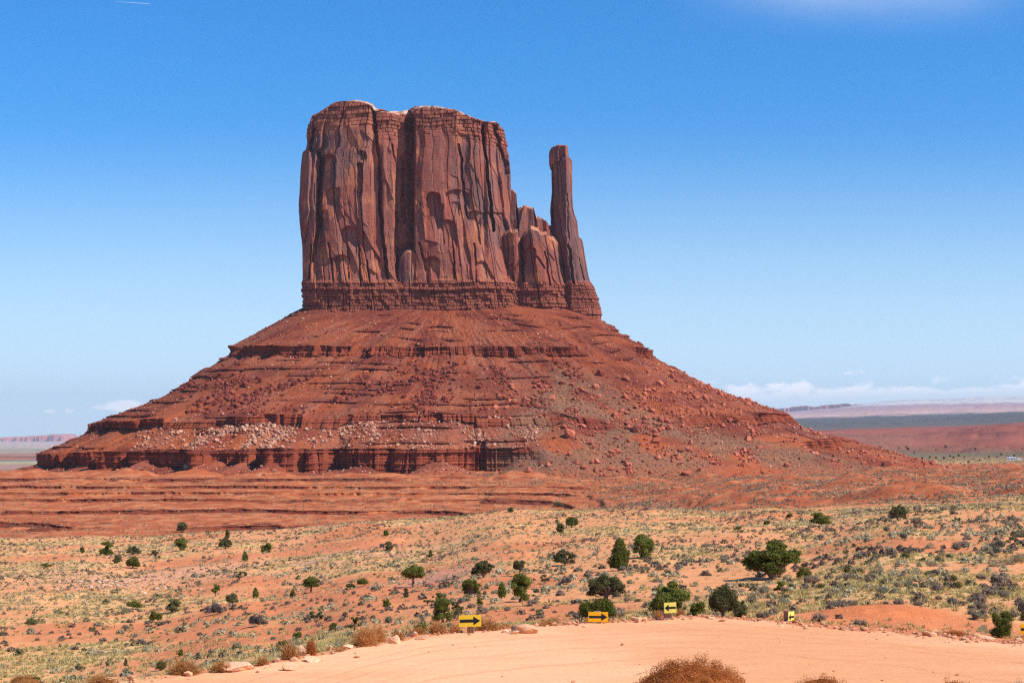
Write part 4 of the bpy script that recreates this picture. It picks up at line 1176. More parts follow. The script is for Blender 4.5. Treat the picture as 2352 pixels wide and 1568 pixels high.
def brush_mesh(name, w_, h_, n, r, mat, bw=0.018, dome=True, tlo=0.15, thi=0.95, leafy=0.0, st0=0.2, st1=0.75):
    """dry twiggy bush: thin forked blades out of a base, tips making a ragged dome"""
    d = r.normal(size=(n, 3)); d[:, 2] = np.abs(d[:, 2]) + 0.05
    d /= np.linalg.norm(d, axis=1)[:, None]
    rr = r.uniform(0.55, 1.05, n)
    lump = 0.8 + 0.4 * vn(d[:, 0] * 3 + 11, d[:, 1] * 3 + 7, d[:, 2] * 3 + 3, int(r.integers(999)))
    tip = d * (rr * lump)[:, None] * np.array([w_ / 2, w_ / 2 * 0.9, h_])
    st = tip * r.uniform(st0, st1, n)[:, None] + r.normal(0, 0.05 * w_, (n, 3))
    st[:, 2] = np.maximum(st[:, 2], 0)
    ax = tip - st
    side = np.cross(ax, r.normal(size=(n, 3))); side /= np.linalg.norm(side, axis=1)[:, None] + 1e-9
    b = bw * r.uniform(.6, 1.4, n)[:, None]
    mid = (st + tip) / 2 + side * b * r.normal(0, 3, (n, 1))
    v = np.stack([st, mid - side * b * .7, tip, mid + side * b * .7], 1).reshape(-1, 3)
    acc = Acc()
    acc.add(v, np.arange(n * 4).reshape(-1, 4), np.repeat(np.clip(r.uniform(tlo, thi, n), 0, 1), 4))
    if leafy:
        m = int(n * leafy)
        k = r.integers(0, n, m)
        p = tip[k] * r.uniform(.85, 1.02, m)[:, None]
        vv, ff = quads(p, r.normal(size=(m, 3)), bw * 1.5, bw * 1.1, r)
        acc.add(vv, ff, np.repeat(np.clip(r.uniform(.3, 1, m), 0, 1), 4))
    return acc.mesh(name, mat)

# ------------------------------------------------------------------ junipers and shrubs of the near ground: foot (view x, y), width, height, style, leaf colour, label, short name
TREES = [
    (419, 1222, 29, 22, 'dense', 'olive', 'olive round juniper alone on the crest against the red terraces', 'olive crest juniper'),
    (522, 1237, 17, 20, 'cone', 'dark', 'small dark pointed juniper just behind a sprawling grey one', 'small pointed juniper'),
    (517, 1259, 36, 26, 'spread', 'olive', 'sprawling grey-green juniper with a dead limb, in front of a small pointed one', 'sprawling grey juniper'),
    (246, 1274, 40, 30, 'dense', 'dark', 'dark juniper with three rounded tops in the far left scrub', 'three topped dark juniper'),
    (189, 1270, 13, 13, 'dense', 'dark', 'tiny bright green bush left of the three topped dark juniper', 'tiny bright bush'),
    (305, 1274, 38, 20, 'spread', 'olive', 'low spreading grey juniper right of the three topped dark one', 'low spreading juniper'),
    (356, 1289, 27, 28, 'open', 'olive', 'open juniper on thin bare stems showing ground through its crown', 'open thin stemmed juniper'),
    (415, 1264, 36, 28, 'dense', 'dark', 'dark round juniper below the olive one on the crest', 'dark round left juniper'),
    (270, 1293, 24, 18, 'dense', 'olive', 'small grey-green bush up left of the dark dome bush', 'small grey-green bush'),
    (305, 1305, 37, 27, 'dome', 'dark', 'dark dome shaped juniper bush above the pink stony bank', 'dark dome bush'),
    (563, 1288, 21, 20, 'cone', 'dark', 'compact dark egg shaped juniper on open sand', 'egg shaped juniper'),
    (551, 1333, 31, 21, 'open', 'olive', 'thin leaning juniper on the pink bank', 'thin leaning juniper'),
    (495, 1369, 23, 27, 'tree', 'dark', 'little juniper tree with a short trunk under the pink bank', 'little trunked juniper'),
    (399, 1407, 41, 32, 'dense', 'olive', 'broad olive juniper bush in the middle of the left scrub', 'broad olive bush'),
    (359, 1428, 35, 29, 'dome', 'yellow', 'yellowish leafy bush down left of the broad olive juniper bush', 'yellowish leafy bush'),
    (307, 1399, 41, 21, 'dome', 'yellow', 'low yellow-green bush left of the broad olive juniper bush', 'low yellow-green bush'),
    (535, 1387, 41, 25, 'dome', 'olive', 'dusty grey-green bush on the grassy slope right of the little trunked juniper', 'dusty grey-green bush'),
    (493, 1412, 41, 30, 'dome', 'purple', 'purple-grey twiggy bush between the olive and the dusty grey-green bushes', 'purple-grey twiggy bush'),
    (289, 1529, 13, 17, 'cone', 'olive', 'small upright olive bush near the road at lower left', 'small upright bush'),
    (415, 1506, 14, 14, 'dense', 'dark', 'tiny dark bush above the roadside brush at lower left', 'tiny dark roadside bush'),
    (71, 1437, 28, 16, 'dome', 'olive', 'low olive shrub on bare orange sand near the left edge', 'low olive shrub'),
    (107, 1302, 24, 9, 'dome', 'dark', 'flat green mat bush on yellow grass at far left', 'flat green mat bush'),
    (609, 1269, 33, 22, 'dense', 'dark', 'lopsided dark juniper beside a dead stump', 'lopsided dark juniper'),
    (714, 1361, 40, 37, 'tree', 'dark', 'bright leaning juniper tree beside a pale boulder', 'leaning juniper tree'),
    (587, 1373, 23, 21, 'cone', 'dark', 'dark cylinder shaped juniper in the grass left of the leaning juniper tree', 'cylinder shaped juniper'),
    (671, 1371, 16, 15, 'dense', 'dark', 'small dark ball shaped bush left of the leaning juniper tree', 'small ball bush'),
    (837, 1345, 36, 20, 'dome', 'yellow', 'bright yellow-green bush on the grass between two juniper trees', 'bright yellow-green bush'),
    (805, 1352, 25, 13, 'dome', 'olive', 'dull olive bush touching the bright yellow-green one', 'dull olive bush'),
    (949, 1348, 52, 53, 'tree', 'dark', 'tall round crowned juniper tree on a clear trunk in mid scrub', 'tall round crowned juniper'),
    (893, 1266, 22, 22, 'dense', 'olive', 'round olive juniper on the open slope under the terraces', 'round olive slope juniper'),
    (877, 1259, 15, 12, 'dome', 'purple', 'grey twiggy bush touching the round olive juniper on the slope', 'grey twiggy bush'),
    (886, 1231, 16, 14, 'dense', 'dark', 'small leaning dark bush up the slope below the terraces', 'small leaning dark bush'),
    (989, 1280, 14, 16, 'cone', 'dark', 'tiny pointed dark juniper alone above the pink gravel patch', 'tiny pointed juniper'),
    (933, 1371, 19, 19, 'cone', 'olive', 'pale green pointed bush right below the tall round crowned juniper', 'pale pointed bush'),
    (888, 1400, 23, 22, 'dense', 'dark', 'squat dark bush with a red earth patch right of it', 'squat dark bush'),
    (983, 1389, 27, 23, 'open', 'olive', 'leaning grey juniper left of the deep green bush', 'leaning grey juniper'),
    (727, 1436, 36, 34, 'open', 'olive', 'gnarled half bare juniper with twisted limbs in the lower scrub', 'gnarled half bare juniper'),
    (815, 1454, 30, 41, 'open', 'dark', 'gnarled juniper with a pale twisted trunk behind the roadside brush', 'twisted trunk juniper'),
    (767, 1451, 26, 22, 'spread', 'dark', 'small spreading juniper left of the pale twisted trunk', 'small spreading juniper'),
    (683, 1467, 25, 19, 'dome', 'dark', 'green shrub by a red rock above the roadside brush', 'green shrub by the red rock'),
    (589, 1439, 36, 30, 'dome', 'purple', 'large purple-grey dry bush in the lower left scrub', 'large purple-grey bush'),
    (1017, 1430, 63, 56, 'dense', 'dark', 'large deep green juniper bush up left of the first yellow sign', 'large deep green bush'),
    (1052, 1408, 36, 28, 'open', 'olive', 'thin grey-green juniper leaning on the large deep green bush', 'thin grey-green juniper'),
    (1009, 1378, 22, 17, 'dense', 'dark', 'small round green bush behind the large deep green one', 'small green bush behind'),
    (966, 1456, 36, 25, 'dome', 'dark', 'low bright green bush in the roadside brush left of the first yellow sign', 'low bright green bush'),
    (1313, 1211, 33, 25, 'dome', 'dark', 'neat dark mushroom shaped juniper high on the central slope', 'mushroom shaped juniper'),
    (1288, 1225, 25, 23, 'dense', 'olive', 'ragged olive juniper touching the mushroom shaped one', 'ragged olive juniper'),
    (1283, 1164, 30, 14, 'dome', 'olive', 'flat olive bush on the crest below the debris fan', 'flat crest bush'),
    (1173, 1176, 16, 11, 'dense', 'olive', 'small bush on the crest in line with the tower', 'small crest bush'),
    (1110, 1326, 55, 41, 'spread', 'olive', 'wide gnarled grey juniper in the open grass left of a trunked one', 'wide gnarled juniper'),
    (1193, 1322, 31, 37, 'tree', 'olive', 'upright juniper on a dark trunk behind the bushy dark one', 'upright trunked juniper'),
    (1297, 1298, 52, 39, 'spread', 'olive', 'spiky spreading juniper alone in the central grass', 'spiky spreading juniper'),
    (1424, 1309, 70, 65, 'cone', 'dark', 'big shaggy dark green juniper with a broad skirt in front of a round one', 'big shaggy juniper'),
    (1475, 1281, 57, 51, 'dense', 'dark', 'round very dark juniper bush up right of the shaggy one', 'round very dark juniper'),
    (1083, 1371, 47, 46, 'spread', 'dark', 'two tiered gnarled juniper with a dark hollow trunk', 'two tiered juniper'),
    (1193, 1382, 62, 63, 'dense', 'dark', 'bushy dark green juniper leaning right on bare red sand', 'bushy dark juniper'),
    (1153, 1373, 30, 33, 'cone', 'dark', 'low green wing shaped juniper left of the bushy dark one', 'wing shaped juniper'),
    (1103, 1389, 20, 18, 'dense', 'dark', 'small bright bush below the two tiered gnarled juniper', 'small bright bush'),
    (1391, 1376, 92, 60, 'spread', 'olive', 'sprawling old juniper with bleached roots at its foot', 'sprawling old juniper'),
    (1374, 1433, 95, 57, 'dome', 'dark', 'dome shaped juniper directly behind the amber arrow sign', 'dome juniper behind the amber sign'),
    (1250, 1341, 27, 22, 'open', 'olive', 'small grey thin leaved juniper in the grass left of a purple bush', 'small thin leaved juniper'),
    (1300, 1341, 27, 17, 'dome', 'purple', 'rounded purple-brown bush in the central grass', 'rounded purple-brown bush'),
    (1543, 1412, 104, 78, 'dense', 'dark', 'big bushy green juniper behind the square left arrow sign on a post', 'big bushy juniper'),
    (1602, 1414, 49, 32, 'dense', 'dark', 'low green juniper joined to the right foot of the big bushy one', 'low joined juniper'),
    (1662, 1422, 84, 70, 'dome', 'olive', 'wide rounded olive juniper by the road between the two left arrow signs', 'wide rounded olive juniper'),
    (1702, 1419, 36, 44, 'dense', 'olive', 'narrow olive juniper against the right side of the wide rounded one', 'narrow olive juniper'),
    (1775, 1331, 143, 89, 'spread', 'dark', 'very wide umbrella crowned juniper tree on a dark forked trunk on the right slope', 'umbrella crowned juniper'),
    (1798, 1372, 53, 38, 'open', 'dark', 'small forked green juniper below the umbrella crowned tree', 'small forked juniper'),
    (1846, 1331, 38, 31, 'dome', 'yellow', 'yellow-green wispy bush at the right foot of the umbrella crowned tree', 'yellow-green wispy bush'),
    (1885, 1207, 58, 29, 'dense', 'dark', 'glossy dark green broad bush on the upper right slope', 'glossy dark broad bush'),
    (1694, 1222, 20, 14, 'tree', 'dark', 'tiny flat topped tree on the mid right slope', 'tiny flat topped tree'),
    (1814, 1190, 16, 11, 'dense', 'dark', 'small dark bush on the crest left of the glossy broad one', 'small dark crest bush'),
    (2062, 1195, 45, 37, 'spread', 'olive', 'dusty olive juniper with a fallen grey trunk on the upper right crest', 'dusty olive crest juniper'),
    (2301, 1464, 63, 57, 'dense', 'dark', 'vivid green juniper bush by the road at far right', 'vivid green roadside juniper'),
    (1762, 1206, 18, 12, 'dome', 'dark', 'small green shrub on the pale grass behind the tiny flat topped tree', 'small shrub on pale grass'),
]
tr_pts = []
for k, (px, py, pw, ph_, style, ck, lab, short) in enumerate(TREES):
    x, y, z = ground_at(px, py, float(edge_d(px)) + max(2.2, 0.33 * pw / K * 75))
    w_, h_ = pw / K * y, ph_ / K * y * 1.04
    r = np.random.default_rng(4000 + k)
    tr_pts.append((x, y, w_))
    n = int(np.clip(pw * ph_ * 2.6, 900, 14000))
    ls = max(0.028 * math.sqrt(w_ * h_) * (0.8 if pw > 60 else 1.0), 0.00034 * y)
    mat = MATP[ck]
    if style == 'dome' and ck in ('purple', 'yellow'):
        me, _ = crown_mesh('dome', w_, h_, r, mat, n, ls * 0.8)
        me.name = 'desert_bush'
        o = obj('desert_bush', me, None, (x, y, z - 0.03 * h_))
        tag(o, lab, 'bush', 'bushes of the near scrubland')
        continue
    cm, B = crown_mesh(style, w_, h_, r, mat, n, ls)
    bushy = style in ('dome',) and ph_ < 20
    if bushy:
        cm.name = 'juniper_bush'
        tag(obj('juniper_bush', cm, None, (x, y, z - 0.03 * h_)), lab, 'bush', 'bushes of the near scrubland')
        continue
    root = bpy.data.objects.new('juniper_tree', None)
    root.location = (x, y, z)
    link(root)
    tag(root, lab, 'juniper', 'junipers of the near scrubland')
    obj('trunk', trunk_mesh(B, w_, h_, r, style), root)
    obj('crown', cm, root)

SNAGS = [(759, 1222, 17, 20, 'small dead black tree on the upper left slope under the terraces'), (681, 1271, 14, 18, 'dead grey sapling right of the lopsided dark juniper'), (905, 1297, 22, 22, 'dead twiggy tree above the tall round crowned juniper'),
         (953, 1200, 20, 18, 'dead tree on the crest under the terraces'), (1079, 1241, 24, 14, 'low dead tree on the central slope above the tiny pointed juniper'), (1041, 1277, 30, 15, 'bleached fallen branches right of the tiny pointed juniper'), (1371, 1283, 17, 38, 'tall thin bare tree standing left of the big shaggy juniper'),
         (1742, 1206, 21, 17, 'dead brown tree above the tiny flat topped tree'), (1959, 1179, 27, 18, 'dead forked tree on the right crest'), (1092, 1205, 24, 13, 'low dead bush high on the central slope'), (1256, 1200, 15, 9, 'dark fallen snag on the central slope left of the mushroom shaped juniper'),
         (1348, 1231, 24, 13, 'grey heap of dead branches below the mushroom shaped juniper'), (1519, 1345, 34, 20, 'dead grey limbs sticking up behind the big bushy juniper'), (2065, 1327, 44, 14, 'bleached driftwood heap among the dark shrubs on the right slope'), (1425, 1374, 30, 12, 'bleached roots at the right foot of the sprawling old juniper'),
         (2090, 1341, 26, 8, 'small bleached branch lying on bare sand below the driftwood heap'), (645, 1268, 16, 12, 'dark twisted stump right of the lopsided dark juniper'), (1113, 1373, 14, 8, 'pale dead roots beside the two tiered juniper'), (1995, 1275, 40, 9, 'dead branches in the grass of the upper right slope'), (231, 1534, 18, 22, 'small dead bush at lower left near the road')]
for k, (px, py, pw, ph_, lab) in enumerate(SNAGS):
    x, y, z = ground_at(px, py, 56)
    r = np.random.default_rng(6000 + k)
    o = obj('dead_tree', snag_mesh(pw / K * y, ph_ / K * y, r, 8), None, (x, y, z))
    tag(o, lab, 'dead tree', 'dead trees and fallen limbs')

# dry orange brush along the road's edge: foot, width, height, label
BRUSH = [(232, 1574, 78, 30, 'dry', 'low orange dry brush at the road edge, second from the bottom left corner'), (425, 1560, 92, 40, 'dry', 'wide orange dry bush in front of the flat slab on the left road edge'), (508, 1550, 62, 34, 'dry', 'thin orange dry brush over the flat slab on the left road edge'),
         (604, 1528, 38, 27, 'dry', 'small orange dry bush between rocks on the left road edge'), (665, 1518, 56, 44, 'dry', 'rounded orange dry bush standing left of a pale pointed rock'), (714, 1508, 34, 44, 'tumble', 'upright brown dry bush beside a pale pointed rock'), (838, 1503, 84, 58, 'dry', 'largest orange dry bush on the left road bank'),
         (866, 1466, 56, 44, 'dry', 'orange dry bush behind the largest one on the road bank'), (781, 1512, 34, 14, 'dry', 'low dry brush on sand left of the largest orange bush'), (915, 1475, 40, 30, 'dry', 'dry brush above a slanted rock on the road bank'), (961, 1462, 40, 26, 'dry', 'reddish dry brush in front of the low bright green bush'), (1005, 1464, 60, 34, 'dry', 'tall dry grass brush between the green bush and the first sign'),
         (1045, 1462, 40, 26, 'dry', 'dry brush at the left foot of the first yellow sign'), (1118, 1461, 70, 34, 'dry', 'dry brush right of the first yellow sign post'), (1160, 1452, 40, 16, 'dry', 'low dry brush behind the big pale slab'), (1262, 1444, 70, 20, 'dry', 'low dry brush between the big slab and the amber sign'),
         (1352, 1437, 38, 16, 'dry', 'dry brush at the left foot of the amber sign'), (1394, 1437, 40, 14, 'dry', 'dry brush at the right foot of the amber sign'), (1510, 1420, 34, 24, 'dry', 'dry twigs left of the square sign post'), (1563, 1417, 36, 22, 'dry', 'dry twigs right of the square sign post'), (2192, 1462, 60, 18, 'tumble', 'low dry brush left of the vivid green roadside juniper'),
         (2068, 1449, 50, 9, 'tumble', 'flat dry weeds along the right road edge'), (1534, 1431, 20, 8, 'tumble', 'short weeds round the foot of the square sign post'), (1822, 1437, 20, 9, 'tumble', 'short weeds at the foot of the turned sign post')]
for k, (px, py, pw, ph_, mk, lab) in enumerate(BRUSH):
    y = float(edge_d(px)) + (0.2 if py > 1500 or py >= np.interp(px, EDGE[:, 0], EDGE[:, 1]) else 1.2)
    x = (px - CX) / K * y
    z = float(ground_z(x, y))
    w_, h_ = pw / K * y, ph_ / K * y
    r = np.random.default_rng(7000 + k)
    me = brush_mesh('dry_bush', w_, h_, int(np.clip(pw * ph_ * 0.40, 160, 1100)), r, MATP[mk], 0.012, True, 0.15, 0.95, 1.1, 0.05, 0.6)
    tag(obj('dry_bush', me, None, (x, y, z - 0.03)), lab, 'dry bush', 'dry bushes along the road edge')
# round dry bushes on the near bank, this side of the road
for px, D, pw, ptop, mk, n, lab in ((1590, 33, 325, 1506, 'tumble', 60000, 'big rounded rust brown bush in the near foreground'), (1885, 37, 190, 1543, 'tumble', 11000, 'brown twiggy bush cut off by the bottom edge, right of the big brown one'), (2186, 37, 150, 1551, 'tumble', 9000, 'small rust brown bush cut off by the bottom edge'),
                               (2332, 36, 80, 1540, 'purple', 1500, 'thin pale twigs at the bottom right corner'), (55, 57, 80, 1547, 'dry', 5000, 'rounded orange-brown bush in the bottom left corner')):
    x = (px - CX) / K * D
    z = float(ground_z(x, D))
    h_ = zpy(D, ptop) - z
    r = np.random.default_rng(7100 + px)
    w_ = pw / K * D
    acc = Acc()
    if mk == 'purple':
        me = brush_mesh('dry_bush', w_, h_, n, r, MATP[mk], 0.0075, True, 0.1, 0.95, 0.4)
        tag(obj('dry_bush', me, None, (x, D, z - 0.02)), lab, 'dry bush', 'round dry bushes near the viewpoint')
        continue
    v, f = ICO3
    v = v * (0.90 + 0.16 * vn(v[:, 0] * 5 + 9, v[:, 1] * 5 + 9, v[:, 2] * 5 + 9, 4))[:, None]
    acc.add(v * np.array([w_ * .43, w_ * .39, h_ * .52]) + np.array([0, 0, h_ * .36]), f, np.clip(0.35 + 0.5 * (vn(v[:, 0] * 7 + 5, v[:, 1] * 7 + 5, v[:, 2] * 7 + 5, 6) - .5), 0, 1))
    nb_ = 110
    for q in range(nb_):
        a_ = q * 2.39996; ct = 1 - (q + 0.5) / nb_ * 0.96
        st_ = math.sqrt(1 - ct * ct)
        k_ = r.uniform(0.80, 0.98)
        c = (math.cos(a_) * st_ * w_ * .5 * k_, math.sin(a_) * st_ * w_ * .45 * k_, ct ** 0.8 * h_ * k_ * 0.97)
        rad = w_ * r.uniform(.045, .085)
        leaf_ball(acc, c, (rad, rad, rad * 1.0), n // nb_, 0.0115 if mk == 'tumble' else 0.015, r, float(np.clip(r.normal(.45, .24), .0, 1.0)), 0.3, -0.6)
    root = obj('dry_bush', acc.mesh('dry_bush', MATP[mk]), None, (x, D, z - 0.02))
    tag(root, lab, 'dry bush', 'round dry bushes near the viewpoint')
    obj('stems', brush_mesh('stems', w_ * .88, h_ * .89, n // 4, r, MATP[mk], 0.008, True, 0.2, 1.0, 0.0, 0.84, 0.95), root)

# ------------------------------------------------------------------ arrow signs
def panel_mesh(acc, w_, h_, t): box(acc, (0, 0, 0), (w_, t, h_), 0.5)
def arrow_mesh(w_, h_, direction, shaft=0.19, head=0.62, headlen=0.32, t=0.006):
    s = direction
    L = w_ * 0.46
    hx = L - w_ * headlen
    sh = h_ * shaft / 2; hd_ = h_ * head / 2
    p = [(-L, -sh), (hx, -sh), (hx, -hd_), (L, 0), (hx, hd_), (hx, sh), (-L, sh)]
    v = np.array([(x * s, 0, z) for x, z in p] + [(x * s, -t, z) for x, z in p])
    n = len(p)
    acc = Acc()
    acc.add(v, np.stack([np.arange(n), np.roll(np.arange(n), -1), np.roll(np.arange(n), -1) + n, np.arange(n) + n], -1))
    acc.add(v[n:], np.array([[0, 1, 5, 6]]))
    acc.add(v[n:], np.array([[2, 3, 4]]))
    return acc.mesh('arrow', MAT_BLK)
def sign(px, pyb, D, pw, ph_, pcy, yaw, roll, mat, direction, posts, label, pshift=0.0, clip=None, **kw):
    x = (px - CX) / K * D
    root = bpy.data.objects.new('arrow_sign', None)
    zb = float(ground_z(x, D))
    root.location = (x, D, zb)
    root.rotation_euler = (0, 0, yaw)
    link(root)
    tag(root, label, 'road sign', 'yellow arrow signs along the road edge')
    w_, h_ = pw / K * D, ph_ / K * D
    cz = zpy(D, pcy) - zb
    for k, (dx_, pwid, ptop, dep) in enumerate(posts):
        acc = Acc()
        top_z = zpy(D, ptop) - zb
        box(acc, (dx_ / K * D, 0.035 + dep, (top_z - 0.4) / 2), (pwid / K * D, pwid / K * D * 0.9, top_z + 0.4), 0.5, 0.0, 0.012, 5 + k, 0.006)
        obj('post', acc.mesh('post', MAT_POST), root)
    acc = Acc()
    panel_mesh(acc, w_, h_, 0.022)
    p = obj('panel', acc.mesh('panel', mat), root, (pshift / K * D, -0.075, cz))
    p.rotation_euler = (0, roll, 0)
    obj('arrow', arrow_mesh(w_, h_, direction, **kw), p, (0, -0.0125, 0))
    return root
sign(1080, 1456, 69.2, 51, 26.5, 1424.5, R(-4), R(-2.0), MAT_YEL, 1, [(-4.5, 6, 1418, 0.05), (3.5, 8.5, 1416, 0.06)], 'wide yellow sign with a right-pointing black arrow, on dark split posts', headlen=0.30, head=0.74, shaft=0.26)
s2 = sign(1373.5, 1436, 72.5, 45.5, 23.0, 1415.5, R(3), R(1.0), MAT_ORG, 1, [(3, 9, 1404, 0.06)], 'amber yellow sign with a black arrow pointing right, in front of a dome shaped juniper', headlen=0.30, head=0.74, shaft=0.24)
acc = Acc(); box(acc, (-1 / K * 73, 0.0, 0), (15 / K * 72.5, 0.02, 0.035)); obj('bracket', acc.mesh('bracket', MAT_TIN), s2, (0, 0.0, zpy(72.5, 1403) - s2.location.z))
sign(1534.5, 1431, 74.2, 28, 24, 1394.5, R(2), R(-2.5), MAT_YEL2, -1, [(0, 16, 1386, 0.12)], 'square pale yellow sign with a black arrow pointing left, on a thick wooden post', pshift=4.5, headlen=0.34, head=0.68, shaft=0.20)
sign(1810, 1437, 73.6, 27, 24.5, 1416.5, R(52), R(0), MAT_YEL2, -1, [(10, 13, 1402.5, 0.10)], 'turned pale yellow sign with a left arrow, on a short wooden post', pshift=7, headlen=0.34, head=0.62, shaft=0.20)
sign(2366, 1474, 67.5, 50, 23, 1444, R(4), R(1.5), MAT_ORG, 1, [(-4, 7, 1440, 0.05), (5, 7, 1440, 0.05)], 'amber sign cut off by the right edge of the view', headlen=0.30, head=0.74, shaft=0.26)

# ------------------------------------------------------------------ stones along the road
STONES = [(1205, 1453, 72, 22, 11, 'big pale slab lying tilted right of the first sign'), (1182, 1456, 28, 10, 2, 'rounded stone in front of the big pale slab'), (1161, 1453, 18, 9, 0, 'small stone left of the big pale slab'), (545, 1542, 86, 22, 3, 'broad flat reddish slab on the left road edge'), (722, 1521, 44, 13, 1, 'thin overhanging ledge stone on the left road edge'),
          (697, 1497, 22, 24, 5, 'pale pointed rock beside the upright brown dry bush'), (758, 1486, 14, 14, 2, 'small rock on the sandy bank left of the largest orange bush'), (797, 1489, 28, 9, 0, 'flat stone on the sandy bank beside the largest orange bush'), (820, 1512, 18, 9, 2, 'small stone in front of the largest orange bush'), (906, 1480, 30, 22, 7, 'slanted pale rock on the road bank'), (893, 1470, 16, 10, 1, 'stone above the slanted pale rock'),
          (952, 1462, 20, 13, 2, 'rock at the top of the stone cluster left of the first sign'), (966, 1470, 24, 8, 3, 'flat stone in the cluster left of the first sign'), (980, 1466, 16, 7, 1, 'small stone right in the cluster left of the first sign'), (660, 1540, 34, 20, 4, 'rounded half buried rock on the left road edge'), (240, 1571, 66, 16, 2, 'reddish rock at the bottom left road edge'), (1467, 1431, 20, 14, 6, 'pale squat rock left of the square sign'), (1472, 1420, 7, 6, 1, 'small stone sitting on the pale squat rock'),
          (1343, 1441, 14, 5, 0, 'small flat stone left of the amber sign'), (1660, 1429, 20, 8, 2, 'low rounded stone on the road edge right of the square sign'), (1636, 1424, 16, 6, 1, 'reddish flat stone on the road edge right of the square sign'), (1830, 1432, 14, 5, 3, 'pale stone behind the turned sign'), (1797, 1440, 12, 5, 1, 'small stone left of the turned sign post'), (2156, 1458, 16, 11, 3, 'blocky pale stone on the right road edge'), (2168, 1462, 20, 7, 2, 'flat stone beside the blocky pale one on the right'), (2218, 1472, 16, 8, 5, 'brown stone standing on the right road edge'), (2262, 1468, 40, 8, 4, 'long pale slab under the vivid green juniper'), (2340, 1482, 14, 6, 2, 'brown stone near the right edge of the view')]
MAT_STONE = rock_mat('sandy_rock', lin(232, 184, 144), lin(216, 160, 120))
for k, (px, py, pw, ph_, sd, lab) in enumerate(STONES):
    y = float(edge_d(px)) - 0.1
    yy = EYE * K / (py - HY)
    y = min(y, yy) if yy < y else y + min(yy - y, 1.2)
    x = (px - CX) / K * y
    v, f = boulder(8000 + sd * 13, 3, 14, 0.9)
    ext = v.max(0) - v.min(0)
    me = mesh_np('roadside_stone', v / ext * np.array([pw / K * y, pw / K * y * 0.75, ph_ / K * y * 1.1]), f, MAT_STONE)
    o = obj('roadside_stone', me, None, (x, y, float(ground_z(x, y)) + 0.01), 0)
    o.rotation_euler = (0, R([0, 8, -6, 3, 10, 0, -8, 24, 2, 0, 0, 9][sd % 12]), R((k * 37) % 40 - 20))
    tag(o, lab, 'stone', 'stones along the road edge')

# ------------------------------------------------------------------ low scrub: the 300 largest one by one, the rest together
rg = np.random.default_rng(77)
def scatter(n, d0, d1, p0, p1, power=1.0):
    u = rg.uniform(0, 1, n)
    d = np.sqrt(d0 ** 2 + u * (d1 ** 2 - d0 ** 2)) if power == 1 else d0 + (d1 - d0) * u ** power
    px = rg.uniform(p0, p1, n)
    x = (px - CX) / K * d
    return px, x, d
px, x, d = scatter(32000, 58, 470, -320, 2680)
ed = edge_d(px)
clumpn = fbm(x / 9, d / 14, 0, 401, 3)
den = sm(clumpn, 0.38, 0.58) * 0.75 + 0.25
den = den * np.where(d < ed + 2.0, 0, np.where(d < ed + 5, 0.4, 1))
bare = np.exp(-((px - 2050) / 200) ** 2 - ((d - 80) / 4) ** 2)
den = den * (1 - 0.93 * np.clip(bare * 1.5, 0, 1))
red_ = sm(fbm(x / 18, d / 30, 0, 51, 4), 0.53, 0.64)
den = den * (1 - 0.3 * red_)
keep = rg.uniform(size=len(px)) < den
for tx_, ty_, tw in tr_pts:
    keep &= ~((np.abs(x - tx_) < tw * 0.5) & (np.abs(d - ty_) < tw * 0.5 + 0.3))
px, x, d = px[keep], x[keep], d[keep]
zs_ = ground_z(x, d)
size = np.clip(rg.lognormal(-0.62, 0.38, len(px)), 0.28, 1.5) * (0.85 + 0.35 * sm(px, 1500, 2200) * (1 - sm(d, 150, 250)))
kindn = fbm(x / 11, d / 17, 0, 403, 3) + rg.normal(0, 0.10, len(px))
rightness = sm(px, 1650, 2250)
names = np.array(['dark grey', 'grey-green', 'olive', 'pale straw'])
kk = np.where(kindn < 0.43, 0, np.where(kindn < 0.50, 1, np.where(kindn < 0.55, 2, 3)))
order = np.argsort(-size / d)
head, tail = order[:300], order[300:]
PB = {}
for ci, cn in enumerate(names):
    PB[cn] = []
    for q in range(4):
        r = np.random.default_rng(500 + ci * 10 + q)
        acc = Acc()
        if cn == 'pale straw':
            me = brush_mesh('bunch_grass', 1.0, 0.40, 260, r, MATS[cn], 0.022, True, 0.2, 1.0)
        else:
            for b_ in range(5):
                a = r.uniform(0, 6.28); qd = r.uniform(0, .26)
                c = (math.cos(a) * qd, math.sin(a) * qd * .9, r.uniform(.16, .26))
                core(acc, c, (.17, .16, .14), r, 0.35)
                leaf_ball(acc, c, (.25, .24, .24), 95, 0.030, r, r.uniform(.35, .7), 0.22, -0.5)
            me = acc.mesh('sagebrush', MATS[cn])
        PB[cn].append(me)
marks_t = [(t[0], t[1] - t[3] * .4, t[7]) for t in TREES] + [(1080, 1424, 'first yellow sign'), (1373, 1415, 'amber sign'), (1539, 1395, 'square sign'), (1815, 1418, 'turned sign'), (2066, 1325, 'driftwood heap'), (150, 1500, 'bare orange sand at lower left'), (560, 1480, 'left roadside brush'), (2200, 1250, 'upper right grass'), (2250, 1360, 'bare slope at far right'), (1960, 1330, 'dark shrub patch on the right slope')]
items = []
for i in head:
    cn = names[kk[i]]
    o = obj('grass_tuft' if cn == 'pale straw' else 'sagebrush', PB[cn][rg.integers(4)], None, (x[i], d[i], zs_[i] - 0.03), rg.uniform(0, 6.28), (size[i], size[i], size[i] * rg.uniform(.85, 1.25)))
    o['category'] = 'grass tuft' if cn == 'pale straw' else 'shrub'
    items.append((o, px[i], HY - (zs_[i] - EYE) / d[i] * K - size[i] * .25 / d[i] * K, cn, cn + ' low scrub of the near ground'))
label_all([q for q in items if q[0]['category'] == 'shrub'], 'shrub', marks_t)
